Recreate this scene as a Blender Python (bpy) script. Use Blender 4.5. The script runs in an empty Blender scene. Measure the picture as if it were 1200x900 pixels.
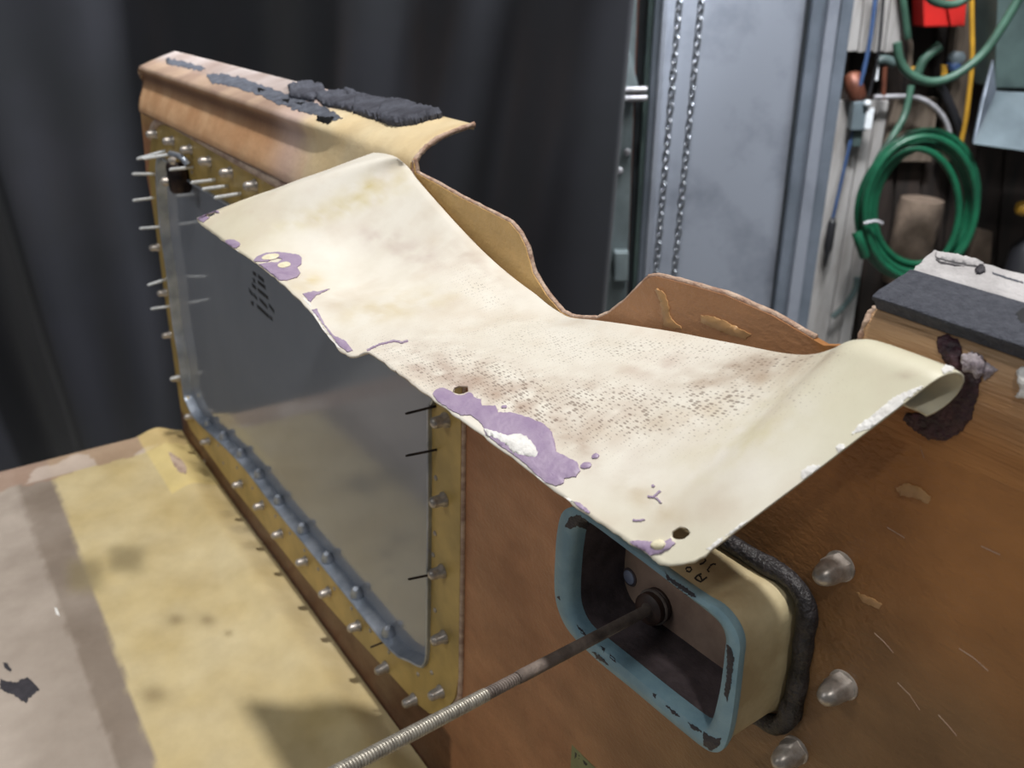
import bpy, bmesh, math, random
from mathutils import Vector, Matrix, noise
from mathutils.bvhtree import BVHTree
from mathutils.geometry import delaunay_2d_cdt, tessellate_polygon

random.seed(7)
DEBUG = False
sc = bpy.context.scene
COL = sc.collection

# ------------------------------------------------------------------ camera
FPX = 996.0
def _d(x, y):
    return Vector((x - 600, -(y - 450), -FPX)).normalized()
_X = -_d(-200, -60)                       # along the side panel
_Z = -_d(508, 2540)                       # up
_Z = (_Z - _X * _Z.dot(_X)).normalized()
_Y = _Z.cross(_X)                         # away, into the panel
ROT = Matrix((_X, _Y, _Z))                # world = ROT @ camera space
CAM = Vector((0.0, -0.3187, 1.5))
cd = bpy.data.cameras.new('camera'); cam = bpy.data.objects.new('camera', cd); COL.objects.link(cam)
cam.matrix_world = Matrix.Translation(CAM) @ ROT.to_4x4()
cd.sensor_width = 36; cd.lens = 36 * FPX / 1200; cd.clip_start = 0.01
cd.dof.use_dof = True; cd.dof.focus_distance = 0.47; cd.dof.aperture_fstop = 11.5
sc.camera = cam

# ------------------------------------------------------------------ world and lamps
w = bpy.data.worlds.new('workshop_air'); sc.world = w; w.use_nodes = True
bg = w.node_tree.nodes['Background']
bg.inputs[0].default_value = (0.80, 0.90, 1.0, 1); bg.inputs[1].default_value = 0.14

def area(name, loc, aim, power, sx, sy, col=(1, 1, 1), shape='RECTANGLE', spread=180):
    l = bpy.data.lights.new(name, 'AREA'); l.shape = shape; l.size = sx; l.size_y = sy
    l.energy = power; l.color = col; l.spread = math.radians(spread)
    o = bpy.data.objects.new(name, l); COL.objects.link(o); o.location = loc
    o.rotation_euler = (Vector(aim) - Vector(loc)).to_track_quat('-Z', 'Y').to_euler()
    return o
area('high_bay_lamp', (-0.42, -0.08, 5.5), (-0.45, -0.1, 1.0), 172, 0.20, 0.20, (1.0, 0.98, 0.95), 'DISK')
area('second_bay_lamp', (2.0, -1.4, 5.5), (-0.3, 0.0, 1.2), 50, 0.25, 0.25, (1.0, 0.98, 0.95), 'DISK')
area('front_fill_light', (-0.9, -2.6, 3.2), (-0.6, 0.0, 1.0), 14, 1.2, 0.25, (0.95, 0.97, 1.0))  # unseen front fill, added to light the upright panel face
area('rear_fill_light', (-0.9, 1.3, 3.7), (-1.55, 2.2, 1.3), 74, 1.2, 0.25, (0.92, 0.96, 1.0), 'RECTANGLE', 110)  # unseen fill, added to brighten the door and the wall behind
area('curtain_fill_light', (-0.44, 1.83, 3.0), (-2.2, 0.2, 1.4), 42, 0.2, 0.2, (0.92, 0.96, 1.0), 'RECTANGLE', 62)  # unseen lamp, added to rake across the curtain and bring out its folds

vs = sc.view_settings
vs.view_transform = 'Standard'; vs.look = 'None'; vs.exposure = 0.0; vs.gamma = 1.0; vs.use_curve_mapping = False

# ------------------------------------------------------------------ helpers: places
def ray(x, y):
    return ROT @ Vector(((x - 600) / FPX, -(y - 450) / FPX, -1.0))
def on_y(x, y, yv=0.0):
    r = ray(x, y); return CAM + r * ((yv - CAM.y) / r.y)
def on_z(x, y, zv):
    r = ray(x, y); return CAM + r * ((zv - CAM.z) / r.z)
FW = ROT @ Vector((0, 0, -1)); FW.z = 0; FW.normalize()
UR = Vector((FW.y, -FW.x, 0))
def on_w(x, y, wd):
    r = ray(x, y); return CAM + r * (wd / r.dot(FW))
def at_depth(x, y, d):
    return CAM + ray(x, y) * d
def px_of(p):
    q = ROT.transposed() @ (p - CAM); return (600 + FPX * q.x / -q.z, 450 - FPX * q.y / -q.z)
Z0 = 1.5

# ------------------------------------------------------------------ helpers: materials
def S(r, g, b):
    f = lambda c: (c / 255 / 12.92) if c / 255 <= 0.04045 else ((c / 255 + 0.055) / 1.055) ** 2.4
    return (f(r), f(g), f(b))
def mat(name, col, col2=None, scale=8, rough=0.5, metal=0.0, bump=0.0, bscale=120, stretch=(1, 1, 1), spec=0.5,
        vcol=None, lo=0.35, hi=0.65, rough2=None, coat=0.0, detail=5, sheen=0.0):
    m = bpy.data.materials.new(name); m.use_nodes = True
    nt = m.node_tree; N = nt.nodes; L = nt.links; b = N['Principled BSDF']
    b.inputs['Roughness'].default_value = rough; b.inputs['Metallic'].default_value = metal
    b.inputs['Specular IOR Level'].default_value = spec; b.inputs['Coat Weight'].default_value = coat
    b.inputs['Sheen Weight'].default_value = sheen
    tc = N.new('ShaderNodeTexCoord'); mp = N.new('ShaderNodeMapping'); mp.inputs['Scale'].default_value = stretch
    L.new(tc.outputs['Object'], mp.inputs[0])
    n = N.new('ShaderNodeTexNoise'); n.inputs['Scale'].default_value = scale; n.inputs['Detail'].default_value = detail
    n.inputs['Roughness'].default_value = 0.6
    L.new(mp.outputs[0], n.inputs['Vector'])
    rp = N.new('ShaderNodeMapRange'); rp.inputs[1].default_value = lo; rp.inputs[2].default_value = hi
    L.new(n.outputs['Fac'], rp.inputs[0])
    mx = N.new('ShaderNodeMix'); mx.data_type = 'RGBA'
    c2 = col2 or tuple(c * 0.8 for c in col)
    mx.inputs['A'].default_value = (*col, 1); mx.inputs['B'].default_value = (*c2, 1)
    L.new(rp.outputs[0], mx.inputs['Factor'])
    out = mx.outputs['Result']
    if vcol:
        at = N.new('ShaderNodeAttribute'); at.attribute_name = vcol
        ml = N.new('ShaderNodeMix'); ml.data_type = 'RGBA'; ml.blend_type = 'MULTIPLY'; ml.inputs['Factor'].default_value = 1
        L.new(out, ml.inputs['A']); L.new(at.outputs['Color'], ml.inputs['B']); out = ml.outputs['Result']
    L.new(out, b.inputs['Base Color'])
    if rough2 is not None:
        rr = N.new('ShaderNodeMapRange'); rr.inputs[3].default_value = rough; rr.inputs[4].default_value = rough2
        rr.inputs[1].default_value = lo; rr.inputs[2].default_value = hi
        L.new(n.outputs['Fac'], rr.inputs[0]); L.new(rr.outputs[0], b.inputs['Roughness'])
    if bump:
        n2 = N.new('ShaderNodeTexNoise'); n2.inputs['Scale'].default_value = bscale; n2.inputs['Detail'].default_value = 4
        L.new(mp.outputs[0], n2.inputs['Vector'])
        bp = N.new('ShaderNodeBump'); bp.inputs['Strength'].default_value = bump; bp.inputs['Distance'].default_value = 0.002
        L.new(n2.outputs['Fac'], bp.inputs['Height']); L.new(bp.outputs[0], b.inputs['Normal'])
    m['out'] = ''
    return m

# ------------------------------------------------------------------ helpers: objects
LOC = {}
def thing(name, label, cat, loc, group=None):
    o = bpy.data.objects.new(name, None); o.empty_display_size = 0.02; COL.objects.link(o)
    o.location = loc; LOC[o.name] = Vector(loc)
    o['label'] = label; o['category'] = cat
    if group: o['group'] = group
    return o
def tag(o, label, cat, group=None):
    o['label'] = label; o['category'] = cat
    if group: o['group'] = group
    return o
def obj(name, verts, faces, m, parent=None, smooth=False, bevel=0.0, solid=0.0, auto=None, origin=None):
    verts = [Vector(v) for v in verts]
    c = Vector(origin) if origin is not None else sum(verts, Vector()) / len(verts)
    me = bpy.data.meshes.new(name); me.from_pydata([v - c for v in verts], [], faces); me.validate(); me.update()
    bm = bmesh.new(); bm.from_mesh(me); bmesh.ops.recalc_face_normals(bm, faces=bm.faces); bm.to_mesh(me); bm.free()
    me.materials.append(m)
    if smooth:
        for p in me.polygons: p.use_smooth = True
    if auto is not None:
        me.set_sharp_from_angle(angle=math.radians(auto))
    o = bpy.data.objects.new(name, me); COL.objects.link(o)
    LOC[o.name] = c.copy()
    if parent:
        o.parent = parent; o.location = c - LOC[parent.name]
    else:
        o.location = c
    if solid:
        md = o.modifiers.new('thick', 'SOLIDIFY'); md.thickness = solid; md.offset = -1
    if bevel:
        md = o.modifiers.new('edge', 'BEVEL'); md.width = bevel; md.segments = 2; md.limit_method = 'ANGLE'
    return o
def copy_at(o, loc, parent, rot=None):
    c = o.copy(); COL.objects.link(c); c.parent = parent
    c.location = Vector(loc) - (LOC[parent.name] if parent else Vector()); LOC[c.name] = Vector(loc)
    if rot is not None: c.rotation_euler = rot
    return c
def tube_geo(pts, r, seg=10, closed=False, caps=True):
    pts = [Vector(p) for p in pts]; n = len(pts)
    rs = r if isinstance(r, (list, tuple)) else [r] * n
    V = []; F = []
    up = None
    for i, p in enumerate(pts):
        if closed: t = pts[(i + 1) % n] - pts[i - 1]
        else: t = pts[min(i + 1, n - 1)] - pts[max(i - 1, 0)]
        t.normalize()
        if up is None:
            up = t.orthogonal().normalized()
        up = (up - t * up.dot(t)).normalized()
        s = t.cross(up)
        for k in range(seg):
            a = 2 * math.pi * k / seg
            V.append(p + (up * math.cos(a) + s * math.sin(a)) * rs[i])
    m = n if closed else n - 1
    for i in range(m):
        for k in range(seg):
            a = i * seg + k; b_ = i * seg + (k + 1) % seg
            j = ((i + 1) % n) * seg
            F.append((a, b_, j + (k + 1) % seg, j + k))
    if caps and not closed:
        F.append(tuple(range(seg))[::-1]); F.append(tuple((n - 1) * seg + k for k in range(seg)))
    return V, F
def spline(pts, sub=8, closed=False):
    P = [Vector(p) for p in pts]; out = []; n = len(P)
    rng = range(n if closed else n - 1)
    for i in rng:
        if closed: a, b, c, d = P[i - 1], P[i], P[(i + 1) % n], P[(i + 2) % n]
        else: a, b, c, d = P[max(i - 1, 0)], P[i], P[i + 1], P[min(i + 2, n - 1)]
        for k in range(sub):
            t = k / sub
            out.append(0.5 * ((2 * b) + (c - a) * t + (2 * a - 5 * b + 4 * c - d) * t * t + (3 * b - a - 3 * c + d) * t ** 3))
    if not closed: out.append(P[-1])
    return out
def tube(name, pts, r, m, parent=None, seg=10, sub=8, closed=False):
    sp = spline(pts, sub, closed) if sub else [Vector(p) for p in pts]
    V, F = tube_geo(sp, r, seg, closed)
    return obj(name, V, F, m, parent, smooth=True, auto=50)
def prism_geo(loop, off):
    n = len(loop); off = Vector(off)
    V = [Vector(p) for p in loop] + [Vector(p) + off for p in loop]
    F = [tuple(range(n)), tuple(range(2 * n - 1, n - 1, -1))] + [(i, (i + 1) % n, n + (i + 1) % n, n + i) for i in range(n)]
    return V, F
def prism(name, loop, off, m, parent=None, bevel=0.0):
    V, F = prism_geo(loop, off); return obj(name, V, F, m, parent, bevel=bevel)
def slab_w(name, px, wd, th, m, parent=None, bevel=0.0):      # upright slab facing the room at distance wd
    return prism(name, [on_w(x, y, wd) for x, y in px], FW * th, m, parent, bevel)
def lathe_geo(prof, c, axis, seg=16, hexat=()):
    axis = Vector(axis).normalized(); u = axis.orthogonal().normalized(); v = axis.cross(u)
    V = []; F = []
    for i, (r, h) in enumerate(prof):
        for k in range(seg):
            a = 2 * math.pi * k / seg; rr = r
            if i in hexat:
                s6 = math.pi / 3; aa = (a % s6) - s6 / 2; rr = r * math.cos(s6 / 2) / math.cos(aa)
            V.append(Vector(c) + axis * h + (u * math.cos(a) + v * math.sin(a)) * rr)
    for i in range(len(prof) - 1):
        for k in range(seg):
            F.append((i * seg + k, i * seg + (k + 1) % seg, (i + 1) * seg + (k + 1) % seg, (i + 1) * seg + k))
    F.append(tuple(range(seg))[::-1]); F.append(tuple((len(prof) - 1) * seg + k for k in range(seg)))
    return V, F
def lathe(name, prof, c, axis, m, parent=None, seg=16, auto=40, hexat=()):
    V, F = lathe_geo(prof, c, axis, seg, hexat); return obj(name, V, F, m, parent, smooth=True, auto=auto, origin=c)
def bvh_of(o):
    off = LOC[o.name]
    return BVHTree.FromPolygons([v.co + off for v in o.data.vertices], [tuple(p.vertices) for p in o.data.polygons])
def vcolor(o, name, cols):
    a = o.data.color_attributes.new(name, 'FLOAT_COLOR', 'POINT')
    for i, c in enumerate(cols): a.data[i].color = (c[0], c[1], c[2], 1)
def ell(cx, cy, rx, ry, deg=0, n=16, wob=0.0):
    a0 = math.radians(deg); out = []
    for k in range(n):
        a = 2 * math.pi * k / n; f = 1 + random.uniform(-wob, wob)
        x, y = rx * f * math.cos(a), ry * f * math.sin(a)
        out.append((cx + x * math.cos(a0) - y * math.sin(a0), cy + x * math.sin(a0) + y * math.cos(a0)))
    return out
def drape(name, poly, bvh, th, m, parent, step=4.0, jit=0.6, lump=0.0, ragged=True, base=0.0002):
    """a raised crust lying on the surface under the outline"""
    B = []
    n = len(poly)
    for i in range(n):
        a, b = poly[i], poly[(i + 1) % n]; d = math.hypot(b[0] - a[0], b[1] - a[1]); k = max(1, int(d / (step * 0.6)))
        for j in range(k):
            t = j / k; q = jit if ragged else 0
            B.append(Vector((a[0] + (b[0] - a[0]) * t + random.uniform(-q, q), a[1] + (b[1] - a[1]) * t + random.uniform(-q, q))))
    nb = len(B); pts = list(B)
    x0, x1 = min(p.x for p in B), max(p.x for p in B); y0, y1 = min(p.y for p in B), max(p.y for p in B)
    y = y0 + step / 2
    while y < y1:
        x = x0 + step / 2
        while x < x1:
            p = Vector((x + random.uniform(-.3, .3) * step, y + random.uniform(-.3, .3) * step))
            ins = False; j = nb - 1
            for i in range(nb):
                if (B[i].y > p.y) != (B[j].y > p.y) and p.x < (B[j].x - B[i].x) * (p.y - B[i].y) / (B[j].y - B[i].y) + B[i].x: ins = not ins
                j = i
            if ins and min((b - p).length for b in B) > step * 0.45: pts.append(p)
            x += step
        y += step
    r = delaunay_2d_cdt(pts, [], [list(range(nb))], 1, 1e-5)
    V2, F2 = r[0], r[2]
    DBG = sum(1 for p in V2 if bvh.ray_cast(CAM, ray(p.x, p.y).normalized())[0] is not None)
    if DBG < 0.2 * len(V2): return None
    top = []; low = []
    isb = [False] * len(V2)
    for i, orig in enumerate(r[3]):
        if any(k < nb for k in orig) or not orig: isb[i] = True
    okp = [p for p in V2 if bvh.ray_cast(CAM, ray(p.x, p.y).normalized())[0] is not None]
    gx = Vector((sum(p.x for p in okp) / max(1, len(okp)), sum(p.y for p in okp) / max(1, len(okp))))
    for i, p in enumerate(V2):
        hub = min(okp, key=lambda q: (q - p).length_squared + 0.15 * (q - gx).length_squared) if okp else gx
        d = ray(p.x, p.y).normalized()
        h = bvh.ray_cast(CAM, d)
        pp = p.copy()
        for _ in range(40):                          # an outline point just off the rim moves in to the rim
            if h[0] is not None: break
            pp = pp.lerp(hub, 0.06); d = ray(pp.x, pp.y).normalized(); h = bvh.ray_cast(CAM, d)
        if h[0] is None: d = ray(hub.x, hub.y).normalized(); h = bvh.ray_cast(CAM, d)
        if h[0] is None: return None
        pos, nor = h[0], h[1]
        if nor.dot(d) > 0: nor = -nor
        e = th * (0.55 if isb[i] else 1.0) + lump * noise.noise(pos * (260 if lump < 0.001 else 110)) * (0.4 if isb[i] else 1)
        top.append(pos + nor * max(e, base)); low.append(pos - nor * 0.0003)
    nv = len(V2); F = [tuple(f) for f in F2]
    cnt = {}
    for f in F:
        for a, b in zip(f, f[1:] + f[:1]): cnt[(a, b)] = 1
    for (a, b) in list(cnt):
        if (b, a) not in cnt: F.append((b, a, a + nv, b + nv))
    if DEBUG:
        ex = [px_of(q) for q in top]; dd = [max(min(q[0] for q in ex) - x0, 0) for _ in (0,)]
        bad = max(x0 - min(q[0] for q in ex), max(q[0] for q in ex) - x1, y0 - min(q[1] for q in ex), max(q[1] for q in ex) - y1)
        if bad > 5: print('STRAY', name, poly[0], round(bad, 1))
    return obj(name, top + low, F, m, parent, smooth=True, auto=55)

# ------------------------------------------------------------------ materials
M = {}
M['floor'] = mat('concrete', S(120, 118, 112), S(95, 93, 90), 3, 0.8, bump=0.2)
M['brown'] = mat('brown_fibreglass', (1, 1, 1), (0.72, 0.70, 0.68), 11, 0.34, bump=0.5, bscale=260, stretch=(1, 1, 1.6), rough2=0.55, vcol='tint')
M['flange'] = mat('tan_fibreglass', (1, 1, 1), (0.86, 0.84, 0.82), 30, 0.45, vcol='tint', bump=0.2, bscale=200)
M['cut'] = mat('raw_cut_edge', S(205, 180, 160), S(160, 125, 105), 120, 0.8, bump=0.6, bscale=600)
M['ledge'] = mat('fibrous_brown_ledge', (1, 1, 1), (0.66, 0.62, 0.58), 25, 0.5, stretch=(0.5, 2, 6), bump=0.6, bscale=120, vcol='tint')
M['tuft'] = mat('frayed_fibre', S(150, 120, 92), S(110, 84, 62), 60, 0.7)
M['foam'] = mat('charcoal_foam', S(84, 86, 95), S(68, 70, 79), 300, 0.9, bump=0.9, bscale=900)
M['foamold'] = mat('crumbling_foam', S(78, 80, 90), S(52, 52, 61), 60, 0.85, bump=0.6, bscale=300)
M['adhesive'] = mat('grey_adhesive', S(92, 96, 106), S(64, 66, 76), 90, 0.8, bump=0.5, bscale=400)
M['whitefoam'] = mat('white_foam', S(200, 196, 196), S(172, 168, 168), 60, 0.85, bump=0.4, bscale=500)
M['frame'] = mat('brass_primer', S(190, 160, 92), S(154, 130, 72), 14, 0.42, spec=0.5, bump=0.1, bscale=200)
M['doubler'] = mat('pinkish_filler', S(200, 178, 158), S(146, 120, 108), 40, 0.7, bump=0.5, bscale=300, stretch=(1, 1, 3))
M['lip'] = mat('bare_aluminium', S(176, 182, 192), S(136, 144, 156), 30, 0.36, metal=0.6)
M['steel'] = mat('rivet_metal', S(190, 182, 174), S(150, 142, 134), 200, 0.36, metal=0.5)
M['pin'] = mat('pale_pin_metal', S(228, 231, 232), S(200, 203, 205), 200, 0.45, metal=0.15)
M['darkmetal'] = mat('dark_brown_metal', S(60, 46, 40), S(30, 24, 24), 60, 0.35, metal=0.6)
M['pane'] = mat('grey_gloss_plate', S(136, 141, 150), S(128, 133, 142), 4, 0.11, spec=0.55, coat=0.1)
M['ink'] = mat('black_ink', S(24, 24, 28), S(30, 30, 34), 50, 0.6)
M['purple'] = mat('purple_sealant', S(166, 148, 170), S(148, 128, 156), 90, 0.5, bump=0.25, bscale=400)
M['plum'] = mat('dark_plum_sealant', S(74, 42, 52), S(40, 24, 30), 120, 0.45, bump=0.9, bscale=420)
M['white'] = mat('white_paint', S(238, 236, 232), S(214, 210, 205), 120, 0.6, bump=0.4, bscale=500)
M['greyscrap'] = mat('grey_white_sealant', S(186, 176, 180), S(120, 108, 116), 160, 0.6, bump=0.6, bscale=500)
M['cream'] = mat('cream_blob', S(232, 224, 196), S(214, 204, 172), 200, 0.5)
M['blue'] = mat('chipped_blue_paint', S(130, 160, 170), S(108, 140, 154), 40, 0.5, bump=0.2, bscale=300)
M['chip'] = mat('black_chip', S(38, 36, 42), S(56, 52, 58), 120, 0.6, bump=0.5, bscale=500)
M['duct'] = mat('beige_laminate', S(196, 182, 146), S(160, 142, 108), 22, 0.5, bump=0.15, bscale=160)
M['liner'] = mat('dark_purple_grey_liner', S(98, 86, 88), S(60, 52, 54), 40, 0.6, bump=0.3, bscale=300)
M['backplate'] = mat('dull_beige_plate', S(164, 138, 120), S(132, 108, 94), 30, 0.55, bump=0.15)
M['gasket'] = mat('black_gasket', S(26, 24, 25), S(54, 50, 52), 70, 0.5, bump=0.9, bscale=350)
M['rubber'] = mat('dark_rubber_sleeve', S(124, 112, 104), S(88, 78, 72), 80, 0.55, bump=0.3, bscale=500)
M['grommet'] = mat('brown_grommet', S(74, 52, 42), S(46, 32, 28), 80, 0.55)
M['spiral'] = mat('spiral_steel', S(178, 172, 160), S(140, 134, 124), 300, 0.4, metal=0.55)
M['label'] = mat('olive_label', S(118, 124, 84), S(100, 104, 70), 60, 0.5)
M['resin'] = mat('amber_resin', S(188, 148, 102), S(166, 124, 80), 60, 0.3)
M['curtain'] = mat('black_cloth', S(22, 22, 28), S(15, 16, 20), 3, 0.36, sheen=0.12, spec=0.5)
M['sheet'] = mat('blue_grey_sheet_metal', S(142, 147, 158), S(92, 97, 108), 5, 0.45, metal=0.25, detail=8, lo=0.48, hi=0.82)
M['galv'] = mat('galvanised_steel', S(120, 128, 140), S(94, 102, 112), 5, 0.45, metal=0.3)
M['palegalv'] = mat('pale_green_grey_steel', S(128, 138, 140), S(100, 110, 112), 6, 0.5, metal=0.2)
M['darkgap'] = mat('dark_steel', S(44, 50, 54), S(30, 34, 38), 8, 0.6)
M['chain'] = mat('chain_steel', S(160, 164, 170), S(120, 122, 128), 80, 0.3, metal=0.85)
M['darkwood'] = mat('dark_brown_boards', S(44, 33, 27), S(24, 18, 15), 5, 0.85, stretch=(4, 4, 0.6))
M['whiteboard'] = mat('painted_white_board', S(150, 147, 145), S(108, 102, 98), 8, 0.75, stretch=(3, 3, 0.5), lo=0.4, hi=0.8)
M['stud'] = mat('weathered_stud', S(104, 92, 80), S(76, 64, 54), 8, 0.85, stretch=(5, 5, 0.5))
M['green'] = mat('green_rubber_hose', S(18, 88, 60), S(12, 64, 44), 9, 0.4)
M['dullgreen'] = mat('dull_green_hose', S(58, 92, 76), S(40, 66, 54), 9, 0.5)
M['red'] = mat('red_plastic', S(196, 32, 26), S(164, 24, 20), 5, 0.5)
M['yellow'] = mat('yellow_cord', S(186, 140, 40), S(150, 112, 30), 12, 0.55)
M['bluecord'] = mat('blue_cord', S(58, 82, 122), S(44, 64, 98), 12, 0.5)
M['black'] = mat('black_rubber', S(30, 30, 34), S(22, 22, 26), 12, 0.5)
M['conduit'] = mat('grey_conduit', S(176, 174, 178), S(140, 138, 142), 20, 0.4, metal=0.3)
M['boxgrey'] = mat('grey_box_paint', S(104, 116, 122), S(86, 96, 102), 6, 0.5)
M['boxdark'] = mat('green_grey_box_paint', S(72, 88, 86), S(54, 66, 66), 6, 0.5)
M['copper'] = mat('dull_copper', S(120, 72, 54), S(90, 52, 40), 20, 0.5, metal=0.4)
M['kraft'] = mat('dusty_tan_paper', S(126, 108, 94), S(92, 78, 66), 12, 0.85)
M['bright'] = mat('white_tape', S(222, 226, 230), S(204, 208, 212), 30, 0.5)
M['tray'] = mat('yellow_fibreglass', (1, 1, 1), (0.84, 0.83, 0.82), 18, 0.42, vcol='tint', bump=0.12, bscale=120, rough2=0.55)

# fairing: vertex tint + woven cloth pattern of small dark specks where the resin has worn thin
def fairing_material():
    m = mat('cream_fibreglass', (1, 1, 1), (0.90, 0.885, 0.86), 26, 0.36, vcol='tint', rough2=0.5)
    nt = m.node_tree; N = nt.nodes; L = nt.links; b = N['Principled BSDF']
    base = b.inputs['Base Color'].links[0].from_socket
    uv = N.new('ShaderNodeUVMap'); mp = N.new('ShaderNodeMapping'); L.new(uv.outputs[0], mp.inputs[0])
    mp.inputs['Scale'].default_value = (300, 860, 1); mp.inputs['Rotation'].default_value = (0, 0, 0.10)
    v = N.new('ShaderNodeTexVoronoi'); v.voronoi_dimensions = '2D'; v.inputs['Scale'].default_value = 1; v.inputs['Randomness'].default_value = 0.6
    L.new(mp.outputs[0], v.inputs['Vector'])
    at = N.new('ShaderNodeAttribute'); at.attribute_name = 'dirt'
    n = N.new('ShaderNodeTexNoise'); n.inputs['Scale'].default_value = 55; n.inputs['Detail'].default_value = 4
    L.new(uv.outputs[0], n.inputs['Vector'])
    a = N.new('ShaderNodeMath'); a.operation = 'MULTIPLY'; L.new(at.outputs['Fac'], a.inputs[0]); L.new(n.outputs['Fac'], a.inputs[1])
    c = N.new('ShaderNodeSeparateColor'); L.new(v.outputs['Color'], c.inputs[0])
    k = N.new('ShaderNodeMath'); k.operation = 'MULTIPLY'; L.new(a.outputs[0], k.inputs[0]); L.new(c.outputs[0], k.inputs[1])
    lt = N.new('ShaderNodeMapRange'); lt.inputs[1].default_value = -0.07; lt.inputs[2].default_value = 0.10
    sb = N.new('ShaderNodeMath'); sb.operation = 'SUBTRACT'; L.new(k.outputs[0], sb.inputs[0]); L.new(v.outputs['Distance'], sb.inputs[1])
    L.new(sb.outputs[0], lt.inputs[0])
    mx = N.new('ShaderNodeMix'); mx.data_type = 'RGBA'; mx.inputs['B'].default_value = (*S(104, 84, 72), 1)
    fk = N.new('ShaderNodeMath'); fk.operation = 'MULTIPLY'; fk.inputs[1].default_value = 0.62
    L.new(lt.outputs[0], fk.inputs[0]); L.new(fk.outputs[0], mx.inputs['Factor'])
    L.new(base, mx.inputs['A']); L.new(mx.outputs['Result'], b.inputs['Base Color'])
    w1 = N.new('ShaderNodeTexWave'); w1.inputs['Scale'].default_value = 60; w1.inputs['Distortion'].default_value = 1.5
    w2 = N.new('ShaderNodeTexWave'); w2.bands_direction = 'Y'; w2.inputs['Scale'].default_value = 60; w2.inputs['Distortion'].default_value = 1.5
    L.new(uv.outputs[0], w1.inputs[0]); L.new(uv.outputs[0], w2.inputs[0])
    ad = N.new('ShaderNodeMath'); L.new(w1.outputs['Fac'], ad.inputs[0]); L.new(w2.outputs['Fac'], ad.inputs[1])
    bp = N.new('ShaderNodeBump'); bp.inputs['Distance'].default_value = 0.0004
    L.new(ad.outputs[0], bp.inputs['Height'])
    st = N.new('ShaderNodeMath'); st.operation = 'MULTIPLY'; st.inputs[1].default_value = 0.35; L.new(at.outputs['Fac'], st.inputs[0])
    L.new(st.outputs[0], bp.inputs['Strength']); L.new(bp.outputs[0], b.inputs['Normal'])
    return m
M['fairing'] = fairing_material()

# ================================================================== SETTING
V, F = prism_geo([(-6, -3, 0), (3, -3, 0), (3, 5, 0), (-6, 5, 0)], (0, 0, -0.1))
fl = obj('floor', V, F, M['floor']); fl['kind'] = 'structure'

# back wall of dark boards behind the hose corner
wb = slab_w('wall_back', [(640, -260), (1500, -260), (1500, 1000), (640, 1000)], 3.45, 0.05, M['darkwood']); wb['kind'] = 'structure'
x = 925
k = 0
while x < 1330:
    b_ = slab_w('plank', [(x + 2, -200), (x + 30, -200), (x + 30 - 60, 520), (x + 2 - 60, 520)], 3.44 - random.uniform(0, 0.012), 0.02, M['darkwood'], wb, 0.003)
    x += 31.5

# big sheet-metal door with its galvanised frame
dr = slab_w('door_1', [(786, -90), (962, -90), (897, 470), (748, 470)], 2.46, 0.03, M['sheet']); dr['kind'] = 'structure'
def strip(name, xa, xb, lean, wd, th, m, parent, y0=-90, y1=470, bev=0.004):
    f = lambda x, y: x - lean * y
    return slab_w(name, [(f(xa, y0), y0), (f(xb, y0), y0), (f(xb, y1), y1), (f(xa, y1), y1)], wd, th, m, parent, bev)
strip('seam_channel', 947, 953, 0.118, 2.44, 0.02, M['darkgap'], dr)
strip('frame_post', 953, 971, 0.125, 2.42, 0.05, M['galv'], dr)
strip('frame_post', 972, 986, 0.135, 2.40, 0.07, M['sheet'], dr)
strip('frame_post', 987, 1002, 0.145, 2.43, 0.05, M['galv'], dr)
strip('door_rail', 768, 777, 0.062, 2.41, 0.06, M['galv'], dr)
strip('door_rail', 777, 785, 0.068, 2.39, 0.06, M['sheet'], dr)
strip('door_rail', 760, 768, 0.055, 2.43, 0.06, M['boxdark'], dr)
strip('dark_gap_trim', 746, 761, 0.045, 2.47, 0.02, M['darkgap'], dr)
strip('rust_edge', 746, 749, 0.04, 2.45, 0.02, M['copper'], dr)
strip('hinge_plate', 700, 747, 0.035, 2.44, 0.02, M['palegalv'], dr)
# strap hinge and lower bracket on the plate
slab_w('hinge_leaf', [(722, 78), (738, 62), (748, 100), (750, 108), (724, 108)], 2.41, 0.03, M['palegalv'], dr, 0.003)
for yy in (106, 116):
    tube('hinge_pin', [on_w(722, yy, 2.39), on_w(758, yy - 1, 2.39)], 0.0085, M['conduit'], dr, 10, 0)
for (xx, yy) in ((732, 70), (731, 88), (728, 122), (735, 178), (726, 200)):
    lathe('bolt_head', [(0.010, 0), (0.010, 0.006), (0.006, 0.010)], on_w(xx, yy, 2.435), -FW, M['conduit'], dr, 10)
slab_w('lower_bracket', [(720, 296), (737, 296), (736, 330), (720, 330)], 2.40, 0.04, M['palegalv'], dr, 0.004)

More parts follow.
